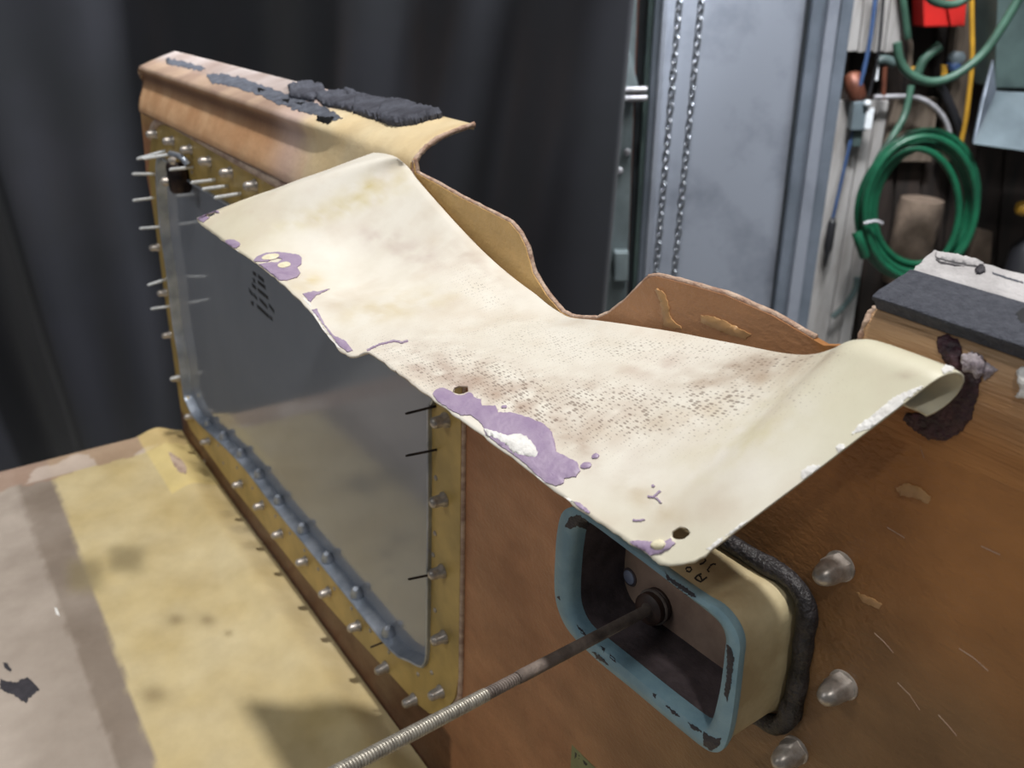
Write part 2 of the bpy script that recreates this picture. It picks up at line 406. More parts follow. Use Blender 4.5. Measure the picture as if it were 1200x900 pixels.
# ================================================================== BACKGROUND THINGS
def curtain():
    base = on_w(722, 200, 1.95)
    zt, zb = 3.4, 0.03
    nu, nz = 260, 40
    V = []; F = []
    W_ = 3.3
    for j in range(nz + 1):
        t = j / nz; z = zt + (zb - zt) * t
        for i in range(nu + 1):
            s = i / nu; u = -s * W_
            uu = u + 0.05 * math.sin(z * 1.3 + u) + 0.16 * (z - 1.6) * (1.0 if s > 0.35 else -0.9) * min(1, abs(s - 0.35) * 6)
            d = 0.040 * math.sin(uu * 9.0 + 0.6 + 1.2 * noise.noise(Vector((uu * 1.7, 4, z * 0.3)))) + 0.016 * math.sin(uu * 21 + 1.1 + 2.0 * noise.noise(Vector((uu * 2.3, 8, z * 0.4))))
            d += 0.06 * math.sin(uu * 4.1 + 2.0)
            d *= 0.8 + 0.8 * noise.noise(Vector((uu * 2, 0, z * 0.5)))
            d += 0.012 * noise.noise(Vector((uu * 6, 3, z * 2.2)))
            p = base + UR * u - FW * d; V.append(Vector((p.x, p.y, z)))
    for j in range(nz):
        for i in range(nu):
            a = j * (nu + 1) + i; F.append((a, a + 1, a + nu + 2, a + nu + 1))
    o = obj('curtain', V, F, M['curtain'], None, smooth=True, solid=0.004)
    tag(o, 'black cloth curtain hanging in folds behind the fibreglass panel', 'curtain')
curtain()

def chain(name, a, b, label):
    A = on_w(*a, 2.33); B = on_w(*b, 2.33); L_ = (B - A).length; n = int(L_ / 0.0205)
    root = thing(name, label, 'chain', A)
    dirv = (B - A).normalized()
    lk = None
    q = dirv.to_track_quat('Z', 'Y')
    for i in range(n):
        p = A + dirv * (i + 0.5) * L_ / n
        if lk is None:
            pts = []
            for k in range(14):
                t = 2 * math.pi * k / 14
                pts.append(Vector((0.0075 * math.cos(t), 0, 0.0085 * math.sin(t) + (0.006 if math.sin(t) > 0 else -0.006))))
            V, F = tube_geo(pts, 0.0032, 6, True)
            lk = obj('link', [v + p for v in V], F, M['chain'], root, smooth=True, origin=p); o = lk
        else:
            o = copy_at(lk, p, root)
        e = q.to_matrix() @ Matrix.Rotation(math.radians(45 + 90 * (i % 2) + random.uniform(-14, 14)), 3, 'Z')
        o.rotation_euler = e.to_euler()
chain('hanging_chain', (799, -30), (766, 350), 'steel link chain hanging beside the door rail, nearer the curtain')
chain('hanging_chain', (825, -30), (787, 350), 'steel link chain hanging in front of the metal door, farther from the curtain')

W3 = 3.30
def wtube(name, px, r, m, label=None, cat=None, wd=W3, parent=None, seg=8, sub=8, group=None):
    o = tube(name, [on_w(*(p[:2]), p[2] if len(p) > 2 else wd) for p in px], r, m, parent, seg, sub)
    if label: tag(o, label, cat, group)
    return o
# painted boards
t = thing('white_board_panel', 'stack of whitewashed vertical boards high beside the metal door', 'boards', on_w(1025, 62, 3.34))
for (a, b_) in ((975, 1013), (1014, 1031), (1032, 1044), (1045, 1062)):
    slab_w('board', [(a + 8, -80), (b_ + 8, -80), (b_ - 8, 60), (a - 8, 62)], 3.34 - random.uniform(0, .012), 0.03, M['whiteboard'], t, 0.003)
t = thing('lower_wall_boards', 'whitewashed boards low on the wall beside the green hose coil', 'boards', on_w(970, 400, 3.34))
for (a, b_) in ((978, 1012), (1013, 1026), (1027, 1040)):
    slab_w('board', [(a + 2, 118), (b_ + 2, 118), (b_ - 55, 470), (a - 55, 470)], 3.35 - random.uniform(0, .012), 0.03, M['whiteboard'], t, 0.003)
# stud and second stud
tag(slab_w('wall_stud', [(1133, -80), (1160, -80), (1128, 190), (1104, 190)], 3.36, 0.06, M['stud'], None, 0.004), 'weathered grey timber stud beside the yellow cord', 'stud')
tag(slab_w('narrow_stud', [(1168, -80), (1178, -80), (1168, 45), (1160, 45)], 3.38, 0.05, M['stud'], None, 0.004), 'narrow brown timber strip between stud and dark grey cabinet', 'stud')
tag(slab_w('short_plank', [(1050, 115), (1100, 115), (1092, 190), (1030, 190)], 3.38, 0.04, M['stud'], None, 0.004), 'grey timber plank behind the bent conduit above the hose coil', 'plank')
# junction box with white tag
t = thing('junction_box', 'small grey junction box with a white tag on the whitewashed boards', 'junction box', on_w(1010, 155, 3.3))
slab_w('box_body', [(1001, 120), (1019, 118), (1016, 153), (997, 153)], 3.27, 0.05, M['boxgrey'], t, 0.004)
slab_w('white_tag', [(1016, 127), (1025, 127), (1021, 151), (1013, 151)], 3.265, 0.006, M['bright'], t, 0.001)
slab_w('box_lug', [(1000, 153), (1012, 153), (1008, 172), (999, 172)], 3.29, 0.03, M['boxdark'], t, 0.003)
lathe('box_screw', [(0.012, 0), (0.012, 0.008), (0.006, 0.014)], on_w(1016, 121, 3.262), -FW, M['bright'], t, 10)
wtube('conduit_pipe', [(1024, 114), (1060, 113), (1080, 116), (1098, 128), (1110, 146), (1115, 170)], 0.0095, M['conduit'], 'thin grey conduit bent in an arch above the hose coil', 'conduit')
wtube('black_hose', [(1102, 100), (1108, 112), (1118, 135), (1125, 158), (1119, 182)], 0.017, M['black'], 'black rubber hose dropping from the wall valve', 'hose', 3.34)
wtube('blue_cord', [(1028, -20), (1022, 30), (1016, 66), (1008, 100)], 0.008, M['bluecord'], 'blue cord running down over the upper whitewashed boards', 'cord', 3.28)
wtube('signal_cable', [(1036, -20), (1033, 30), (1029, 66), (1024, 90), (1018, 112)], 0.005, M['black'], 'thin dark cord running down beside the blue cord', 'cord', 3.28)
t = thing('plug_cord', 'blue cord ending in a black plug on the lower whitewashed boards', 'cord', on_w(970, 300, 3.3))
wtube('cord', [(1000, 150), (992, 185), (983, 225), (976, 255)], 0.0065, M['bluecord'], parent=t)
pa, pb = on_w(976, 256, 3.3), on_w(967, 312, 3.3)
V, F = tube_geo([pa, pa.lerp(pb, .1), pa.lerp(pb, .6), pa.lerp(pb, .75), pb], [0.009, 0.016, 0.018, 0.009, 0.004], 10)
obj('plug', V, F, M['black'], t, smooth=True)
t = thing('rust_rag', 'rusty brown lump wedged above the grey junction box', 'rag', on_w(1000, 120, 3.3))
bmv = []
V, F = lathe_geo([(0.005, -0.06), (0.03, -0.05), (0.036, 0), (0.03, 0.035), (0.012, 0.055)], on_w(1002, 103, 3.31), (0.35, 0.2, -0.9), 12)
obj('lump', [v + Vector((noise.noise(v * 30), noise.noise(v * 30 + Vector((5, 0, 0))), 0)) * 0.012 for v in V], F, M['copper'], t, smooth=True)
# valve, pipes
t = thing('water_valve', 'dark pipe valve with copper pipe below the upper whitewashed boards', 'valve', on_w(1036, 112, 3.3))
wtube('copper_pipe', [(1037, 78), (1035, 116)], 0.009, M['copper'], parent=t, sub=0)
wtube('valve_body', [(1028, 72), (1036, 70), (1048, 74)], 0.018, M['boxdark'], parent=t)
wtube('valve_stem', [(1029, 70), (1027, 94)], 0.006, M['bright'], parent=t, sub=0)
t = thing('drop_hose', 'short dull green hose with brass end dropping beside the red tub', 'hose', on_w(1066, 80, 3.3))
wtube('hose', [(1056, -20), (1060, 15), (1064, 45)], 0.013, M['dullgreen'], parent=t)
wtube('brass_end', [(1064, 45), (1067, 55), (1066, 78)], 0.010, M['stud'], parent=t)
tag(wtube('yellow_clamp', [(1060, 79), (1068, 81), (1077, 80)], 0.010, M['yellow']), 'small yellow clamp below the short green drop hose', 'clamp')
wtube('looped_hose', [(1051, 50), (1055, 72), (1068, 88), (1092, 96), (1120, 88), (1150, 65), (1172, 35), (1190, 5), (1210, -30)], 0.0145, M['dullgreen'], 'dull green hose hanging in a wide loop in front of the stud', 'hose', 2.96)
wtube('hose_stub', [(1074, 90), (1081, 73), (1091, 62), (1102, 54)], 0.017, M['dullgreen'], 'dull green hose end curving up behind the hanging hose loop', 'hose', 3.26)
wtube('overhead_hose', [(1075, -25), (1088, -4), (1102, 4), (1122, 4), (1142, -8)], 0.014, M['dullgreen'], 'dull green hose sagging across the red plastic tub', 'hose', 3.16)
wtube('power_cord', [(1138, -30), (1139, 30), (1139, 75), (1135, 115), (1131, 145), (1122, 185)], 0.009, M['yellow'], 'yellow cord running down the weathered timber stud', 'cord', 3.27)
# red tub
P_ = [on_w(x, y, 3.25) for x, y in ((1080, -60), (1138, -60), (1131, 31), (1083, 32))]
V, F = prism_geo(P_, FW * 0.10)
t = thing('red_tub', 'bright red plastic tub on the wall above the green hoses', 'tub', on_w(1107, 32, 3.28))
obj('tub_body', V, F, M['red'], t, bevel=0.006)
slab_w('tub_flap', [(1102, -30), (1135, -30), (1129, 30), (1115, 31)], 3.235, 0.012, M['red'], t, 0.003)
t = thing('pipe_fitting', 'grey metal pipe fitting with yellow valve handle beside the stud', 'fitting', on_w(1113, 90, 3.3))
lathe('fitting_body', [(0.012, 0), (0.025, 0.01), (0.026, 0.05), (0.012, 0.06)], on_w(1116, 68, 3.34), -FW, M['boxgrey'], t, 12)
lathe('blue_cap', [(0.012, 0), (0.022, 0.01), (0.022, 0.04), (0.012, 0.05)], on_w(1114, 77, 3.33), -FW, M['bluecord'], t, 12)
slab_w('valve_handle', [(1104, 76), (1110, 76), (1111, 92), (1103, 92)], 3.29, 0.01, M['yellow'], t, 0.002)
# hose coil
def coil():
    t = thing('hose_coil', 'coiled bright green rubber hose hanging on the dark wall', 'hose', on_w(1078, 335, 3.3))
    specs = [((1078, 238), 67, 88, 3.07, 6), ((1073, 240), 62, 78, 3.05, -4), ((1080, 246), 60, 80, 3.03, 2), ((1074, 247), 70, 82, 3.10, 3),
             ((1082, 240), 57, 72, 3.04, 9), ((1071, 246), 54, 74, 3.01, -8), ((1079, 243), 66, 85, 3.00, 0)]
    for (c, rx, ry, wd, rot) in specs:
        V, F = tube_geo([on_w(x, y, wd) for x, y in ell(c[0], c[1], rx * 0.98, ry * 0.98, 10 + rot, 40)], 0.0125, 8, True)
        obj('hose_turn', V, F, M['green'], t, smooth=True)
    wtube('hose_tail', [(1068, 100, 3.2), (1060, 135, 3.18), (1046, 160, 3.14), (1030, 185, 3.10), (1016, 215, 3.08)], 0.0125, M['dullgreen'], parent=t)
    wtube('hose_tie', [(1004, 272, 2.98), (1008, 285, 2.97), (1013, 300, 2.98)], 0.018, M['green'], parent=t)
    wtube('tie_hook', [(1012, 262, 2.97), (1026, 259, 2.97), (1034, 262, 2.97)], 0.006, M['conduit'], parent=t)
coil()
t = thing('paper_roll', 'dusty tan paper roll seen through the green hose coil', 'roll', on_w(1058, 345, 3.36))
V, F = lathe_geo([(0.075, 0), (0.082, 0.01), (0.086, 0.3), (0.08, 0.34), (0.02, 0.345)], on_w(1057, 330, 3.36), (0, 0, 1), 20)
obj('roll_body', V, F, M['kraft'], t, smooth=True, auto=40)
tag(slab_w('tan_offcut', [(1146, 268), (1164, 272), (1160, 320), (1130, 320)], 3.36, 0.03, M['kraft'], None, 0.003), 'tan board offcut standing beside the hose coil near the black tool', 'board')
t = thing('wall_cabinet', 'grey steel cabinet with its lower flap hanging open', 'cabinet', on_w(1195, 180, 3.2))
slab_w('cabinet_body', [(1172, -80), (1290, -80), (1275, 104), (1166, 104)], 3.18, 0.16, M['boxdark'], t, 0.006)
pa = [on_w(1168, 107, 3.17), on_w(1275, 112, 3.17), on_w(1265, 186, 3.02), on_w(1141, 169, 3.02)]
prism('flap', pa, FW * 0.015, M['boxgrey'], t, 0.003)
prism('flap_side', [on_w(1164, 70, 3.18), on_w(1168, 107, 3.16), on_w(1141, 168, 3.02), on_w(1150, 120, 3.10)], FW * 0.012, M['galv'], t, 0.002)
t = thing('pole_tool', 'black tool with a round yellow knob at the wall', 'tool', on_w(1200, 330, 3.2))
lathe('yellow_knob', [(0.006, -0.028), (0.022, -0.02), (0.028, 0), (0.022, 0.02), (0.006, 0.028)], on_w(1199, 244, 3.16), UR, M['yellow'], t, 16)
V, F = lathe_geo([(0.05, 0), (0.07, 0.02), (0.07, 0.2), (0.045, 0.235), (0.02, 0.25)], on_w(1190, 350, 3.22), (0, 0, 1), 16)
obj('tool_body', V, F, M['black'], t, smooth=True, auto=40)
tag(wtube('bent_pipe', [(975, 372), (990, 358), (1002, 340), (1004, 325)], 0.012, M['boxdark']), 'dark bent pipe against the foot of the whitewashed boards', 'pipe')

# ================================================================== FIBREGLASS TRAY
TX0, TZ = -1.392, Z0 - 0.738
def tray():
    nx, ny = 300, 210
    X1, Y1 = 0.35, -1.15
    V = []; F = []; C_ = []
    def prof(y):
        if y < -0.085: return 0.0
        if y < -0.045:
            s = (y + 0.085) / 0.040; return 0.010 * (3 * s * s - 2 * s ** 3)
        s = (y + 0.045) / 0.045; return 0.010 - 0.016 * (3 * s * s - 2 * s ** 3)
    ys = []
    for j in range(ny + 1):
        t = j / ny; ys.append(-0.0015 + (Y1 + 0.0015) * (t ** 1.35))
    for j, y in enumerate(ys):
        for i in range(nx + 1):
            t = i / nx; x = TX0 + (X1 - TX0) * t ** 1.2
            z = TZ + prof(y)
            e = x - TX0
            z += 0.004 * math.exp(-(e / 0.018) ** 2) + 0.004 * noise.noise(Vector((x * 3, y * 4, 1.3)))
            p = Vector((x, y, z)); V.append(p)
            # standing colour of the laminate: bare yellow gel, sanded grey zones, pinkish cut strip, stains
            yel = Vector(S(212, 196, 156)); gry = Vector(S(162, 149, 137)); dk = Vector(S(134, 120, 107)); pnk = Vector(S(164, 136, 118))
            n1 = noise.fractal(p * 9, 0.8, 2.0, 4); n2 = noise.fractal(p * 30 + Vector((9, 0, 0)), 0.8, 2.0, 3)
            c = yel.lerp(Vector(S(192, 170, 118)), min(1, max(0, 0.5 + 0.5 * n1)))
            q = px_of(p); qx, qy = q
            band = qx - (62 + 0.36 * (qy - 560)) + 3 * n2          # taped band along the open side
            c = c.lerp(dk.lerp(gry, min(1, max(0, 0.35 + 0.5 * n1))), min(1, max(0, 0.5 - band / 5)))
            c = c.lerp(gry.lerp(Vector(S(178, 165, 153)), min(1, max(0, 0.5 + n1))), min(1, max(0, 0.5 - (band + 46 + 3 * n2) / 6)))
            m1 = max(math.exp(-((qx - 100) / 22) ** 4 - ((qy - 675) / 20) ** 4), math.exp(-((qx - 148) / 22) ** 4 - ((qy - 655) / 17) ** 4))
            c = c.lerp(Vector(S(140, 126, 92)), 0.75 * m1)
            for (ax, ay, rr) in ((243, 727, 9), (206, 726, 10), (268, 742, 5), (180, 815, 16)):
                c = c.lerp(Vector(S(124, 104, 70)), 0.6 * math.exp(-((qx - ax) / rr) ** 2 - ((qy - ay) / (rr * .7)) ** 2))
            if e < 0.055 + 0.012 * n2: c = c.lerp(pnk, 0.8)
            if e < 0.055 and noise.noise(p * 14) > 0.15: c = c.lerp(Vector(S(205, 190, 178)), 0.7)
            if e < 0.20 and y > -0.075: c = c.lerp(Vector(S(232, 208, 132)), 0.5)
            C_.append(c)
    for j in range(ny):
        for i in range(nx):
            a = j * (nx + 1) + i; F.append((a, a + 1, a + nx + 2, a + nx + 1))
    root = thing('fibreglass_tray', 'worn yellow fibreglass tray running along the foot of the side panel', 'tray', (-0.6, -0.5, TZ - 0.02))
    o = obj('tray_deck', V, F, M['tray'], root, smooth=True, solid=0.012)
    vcolor(o, 'tint', C_)
    bv = bvh_of(o)
    drape('black_smear', [(0, 796), (18, 800), (32, 793), (40, 800), (46, 808), (34, 818), (30, 824), (16, 815), (0, 808)], bv, 0.0006, M['chip'], root, 3, 1.2)
    drape('black_smear', [(3, 777), (8, 777), (14, 785), (12, 788), (6, 783)], bv, 0.0006, M['chip'], root, 3, 0.6)
    drape('white_fleck', [(64, 712), (67, 713), (70, 722), (66, 720)], bv, 0.0006, M['white'], root, 2, 0.3)
    drape('grey_scab', [(198, 530), (212, 538), (219, 548), (218, 556), (210, 553), (202, 543)], bv, 0.0008, M['doubler'], root, 3, 0.6)
    for (a, b_) in (((-1.25, -0.55, 0), 0), ((0.2, -0.55, 0), 0), ((-1.25, -1.05, 0), 0), ((0.2, -1.05, 0), 0)):
        lathe('support_leg', [(0.03, 0.0), (0.03, TZ - 0.012)], a, (0, 0, 1), M['stud'], root, 10)
tray()

# ================================================================== SIDE PANEL
panel = thing('side_panel', 'brown fibreglass side panel with a wavy cut-out top and riveted flange', 'panel', (-0.6, 0.0, TZ))
# wall outline
left = [(165, 135), (168, 165), (171, 200), (179, 245), (193, 340), (207, 440), (213, 492)]
L3 = [on_y(x, y) for x, y in left]
cutpx = [(484, 186), (487, 203), (512, 216), (540, 232), (570, 247), (597, 261), (608, 274), (616, 290), (624, 320), (640, 346), (657, 366), (668, 372), (682, 374), (698, 374),
         (712, 368), (730, 354), (748, 336), (758, 326), (768, 324), (800, 332), (850, 346), (905, 370), (965, 405)]
CUT = [on_y(x, y) for x, y in cutpx]
xr = CUT[-1].x
outline = [Vector((CUT[0].x - 0.004, 0, Z0 - 0.127)), Vector((CUT[0].x - 0.004, 0, Z0 - 0.186)), Vector((L3[0].x, 0, Z0 - 0.1975))] + [q for q in L3 if q.z < Z0 - 0.20] + [Vector((L3[-1].x, 0, TZ - 0.02))] + [Vector((0.32, 0, TZ - 0.02)), Vector((0.32, 0, Z0 - 0.128)), Vector((-0.178, 0, Z0 - 0.128)), Vector((-0.182, 0, Z0 - 0.135))] + CUT[::-1] + \
          [Vector((CUT[0].x, 0, Z0 - 0.127))]
# window opening (same outline as the frame's opening)
inner_px = [(186, 190), (189, 183), (196, 187), (225, 212), (265, 236), (505, 391), (506, 480), (506, 600), (505, 690), (504, 760), (501, 778), (496, 781), (484, 775), (462, 762), (418, 708), (365, 643), (329, 600), (290, 549), (260, 518), (240, 500), (229, 488), (222, 474), (217, 460), (212, 420), (205, 380), (198, 320), (190, 265), (186, 215)]
inner = [on_y(x, y, -0.004) for x, y in inner_px]
hole = [Vector((p.x, 0, p.z)) for p in inner]
hole_c = sum(hole, Vector()) / len(hole)
hole = [hole_c + (p - hole_c) * 1.004 for p in hole]
TH = 0.004
def inside(px_, pz_, poly):
    r_ = False; j = len(poly) - 1
    for i in range(len(poly)):
        a, b_ = poly[i], poly[j]
        if (a.z > pz_) != (b_.z > pz_) and px_ < (b_.x - a.x) * (pz_ - a.z) / (b_.z - a.z) + a.x: r_ = not r_
        j = i
    return r_
loopn = []
P2 = []; E2 = []
for lp in (outline, hole):
    st = len(P2); P2 += [Vector((p.x, p.z)) for p in lp]; E2 += [(st + i, st + (i + 1) % len(lp)) for i in range(len(lp))]
gx_ = -1.42
while gx_ < 0.32:
    st_ = 0.007 if gx_ > -0.60 else 0.016
    gz_ = TZ - 0.018
    while gz_ < Z0 - 0.09:
        q = (gx_ + random.uniform(-.2, .2) * st_, gz_ + random.uniform(-.2, .2) * st_)
        if inside(q[0], q[1], outline) and not inside(q[0], q[1], hole): P2.append(Vector(q))
        gz_ += st_
    gx_ += st_
r_ = delaunay_2d_cdt(P2, E2, [], 0, 1e-6)
W2 = r_[0]
FT = []
for f in r_[2]:
    mx_ = sum(W2[i].x for i in f) / 3; mz_ = sum(W2[i].y for i in f) / 3
    if inside(mx_, mz_, outline) and not inside(mx_, mz_, hole): FT.append(tuple(f))
nW = len(W2)
V = [Vector((p.x, 0, p.y)) for p in W2] + [Vector((p.x, TH, p.y)) for p in W2]
F = FT + [tuple(i + nW for i in reversed(f)) for f in FT]
ec = {(a, b_) for f in FT for a, b_ in zip(f, f[1:] + f[:1])}
F += [(b_, a, a + nW, b_ + nW) for (a, b_) in ec if (b_, a) not in ec]
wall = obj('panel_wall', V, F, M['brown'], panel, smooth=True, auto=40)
WT = []
for p in V:
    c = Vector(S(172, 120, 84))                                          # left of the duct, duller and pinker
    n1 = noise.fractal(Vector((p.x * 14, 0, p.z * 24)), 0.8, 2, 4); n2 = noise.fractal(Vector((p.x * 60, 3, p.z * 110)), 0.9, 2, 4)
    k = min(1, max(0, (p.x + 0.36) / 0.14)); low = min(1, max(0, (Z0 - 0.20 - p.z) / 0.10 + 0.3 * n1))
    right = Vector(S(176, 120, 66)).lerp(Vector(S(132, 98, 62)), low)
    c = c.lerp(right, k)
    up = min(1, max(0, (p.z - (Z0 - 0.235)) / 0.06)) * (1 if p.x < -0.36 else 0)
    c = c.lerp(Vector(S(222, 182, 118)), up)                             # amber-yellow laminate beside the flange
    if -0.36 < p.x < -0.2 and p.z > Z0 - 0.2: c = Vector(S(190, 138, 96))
    if p.x < -0.5 and p.z < Z0 - 0.66: c = c.lerp(Vector(S(92, 56, 36)), 0.9)  # shade below the window frame put into the wall colour
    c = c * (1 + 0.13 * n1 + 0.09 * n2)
    WT.append(c)
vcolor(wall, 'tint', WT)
wall_b = bvh_of(wall)
# pinkish sawn edge along the cut-out
sp = [p + Vector((0, 0.002, 0.0003)) for p in CUT]
spd = []
for a, b_ in zip(sp, sp[1:]):
    for k in range(5): spd.append(a.lerp(b_, k / 5) + Vector((0, 0, random.uniform(-1, 1) * 0.00015)))
V, F = tube_geo(spd, [0.0017 * random.uniform(0.9, 1.1) for _ in spd], 6)
obj('cut_edge', V, F, M['cut'], panel, smooth=True)

# left flange: shelf, groove and leaning face swept along the panel
def flange():
    xa, xb = -1.335, CUT[0].x - 0.0015
    ncol = 90
    prof0 = [(0.003, -0.066), (0.000, -0.0635), (-0.004, -0.0625), (-0.0085, -0.0605), (-0.0095, -0.057), (-0.0085, -0.050), (-0.0055, -0.040), (-0.001, -0.030), (0.0025, -0.021), (0.0035, -0.014), (0.0020, -0.008),
             (0.000, -0.004), (0.000, -0.0005), (0.003, 0.0022), (0.018, 0.008), (0.034, 0.014), (0.052, 0.020), (0.055, 0.0205), (0.055, 0.0165)]
    prof1 = [(0.001, -0.060), (-0.0006, -0.058), (-0.0010, -0.055), (-0.0010, -0.050), (-0.0010, -0.044), (-0.0010, -0.036), (-0.0008, -0.028), (-0.0006, -0.020), (0.0002, -0.012), (0.0012, -0.006), (0.002, -0.002),
             (0.004, 0.001), (0.007, 0.004), (0.012, 0.008), (0.022, 0.0135), (0.036, 0.018), (0.052, 0.0215), (0.055, 0.022), (0.055, 0.018)]
    V = []; F = []; C_ = []
    k = len(prof0)
    for i in range(ncol + 1):
        t = i / ncol; x = xa + (xb - xa) * t
        zt = Z0 - 0.134 + 0.010 * t
        m = min(1, max(0, (t - 0.74) / 0.16)); m = m * m * (3 - 2 * m)
        for j in range(k):
            y = prof0[j][0] * (1 - m) + prof1[j][0] * m; z = prof0[j][1] * (1 - m) + prof1[j][1] * m
            sk = -0.02 * (j / k) * (1 - t)
            p = Vector((x + sk, y, zt + z)); V.append(p)
            n1 = noise.fractal(p * 22, 0.8, 2, 4)
            tan = Vector(S(226, 184, 142)).lerp(Vector(S(206, 158, 116)), min(1, max(0, .5 + n1)))
            if j >= 12: tan = Vector(S(184, 158, 136)).lerp(Vector(S(160, 134, 118)), min(1, max(0, .5 + n1)))
            if j >= 15: tan = Vector(S(184, 172, 168)).lerp(Vector(S(158, 140, 132)), min(1, max(0, .4 + n1)))
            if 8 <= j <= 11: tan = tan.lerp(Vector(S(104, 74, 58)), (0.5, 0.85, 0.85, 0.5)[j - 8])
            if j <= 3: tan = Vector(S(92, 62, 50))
            cr = Vector(S(232, 214, 176)).lerp(Vector(S(224, 200, 156)), min(1, max(0, .5 + n1)))
            mm = min(1, max(0, (t - 0.70 + 0.05 * n1) / 0.06))
            wv = math.exp(-((t - 0.70) / 0.05) ** 2)
            c = tan.lerp(cr, mm).lerp(Vector(S(214, 190, 182)), 0.6 * wv)
            C_.append(c)
    for i in range(ncol):
        for j in range(k - 1):
            a = i * k + j; F.append((a, a + 1, a + k + 1, a + k))
    o = obj('top_flange', V, F, M['flange'], panel, smooth=True, solid=0.0025)
    vcolor(o, 'tint', C_)
    bv = bvh_of(o)
    for pl in ([(195, 69), (203, 69), (222, 74), (240, 80), (237, 84), (222, 81), (205, 76), (197, 75)],
               [(242, 87), (262, 87), (280, 90), (312, 101), (342, 112), (380, 125), (402, 138), (392, 143), (372, 136), (350, 130), (325, 122), (300, 110), (270, 102), (246, 97)]):
        drape('adhesive_patch', pl, bv, 0.0007, M['adhesive'], o, 4, 1.6, 0.0004)
    for pl in ([(372, 137), (392, 138), (386, 146), (370, 142)], [(345, 121), (358, 120), (356, 126)], [(330, 117), (340, 116), (338, 121)], [(300, 103), (312, 106), (304, 108)]):
        drape('bare_chip', pl, bv, 0.0014, M['flange'], o, 3, 0.8)
    for pl, th in (([(340, 105), (357, 96), (380, 101), (381, 109), (367, 120), (340, 115)], 0.005), ([(366, 111), (400, 108), (417, 110), (422, 120), (412, 131), (380, 125)], 0.005),
                   ([(416, 110), (450, 115), (466, 122), (442, 142), (414, 133)], 0.005),
                   ([(450, 124), (470, 120), (492, 128), (516, 134), (519, 138), (504, 141), (488, 146), (466, 149), (449, 145), (442, 140)], 0.007),
                   ([(338, 102), (346, 98), (350, 106), (341, 110)], 0.004), ([(400, 108), (412, 107), (424, 113), (410, 118)], 0.007)):
        drape('foam_chunk', pl, bv, th, M['foamold'], o, 2.5, 0.8, 0.0012)
    drape('frayed_tuft', [(157, 84), (163, 80), (168, 88), (166, 98), (160, 96)], bv, 0.002, M['tuft'], o, 3, 1.4, 0.003)
    # pale broken end of the shelf
    e = [V[ncol * k + j] + Vector((0.001, 0, 0)) for j in range(8, k - 1)]
    ed = []
    for a, b_ in zip(e, e[1:]):
        for q in range(4): ed.append(a.lerp(b_, q / 4))
    VV, FF = tube_geo(ed, [0.0022 * random.uniform(0.8, 1.2) for _ in ed], 6)
    obj('broken_edge', VV, FF, M['cut'], o, smooth=True)
    # broken edge stringing along the far side of the shelf
flange()

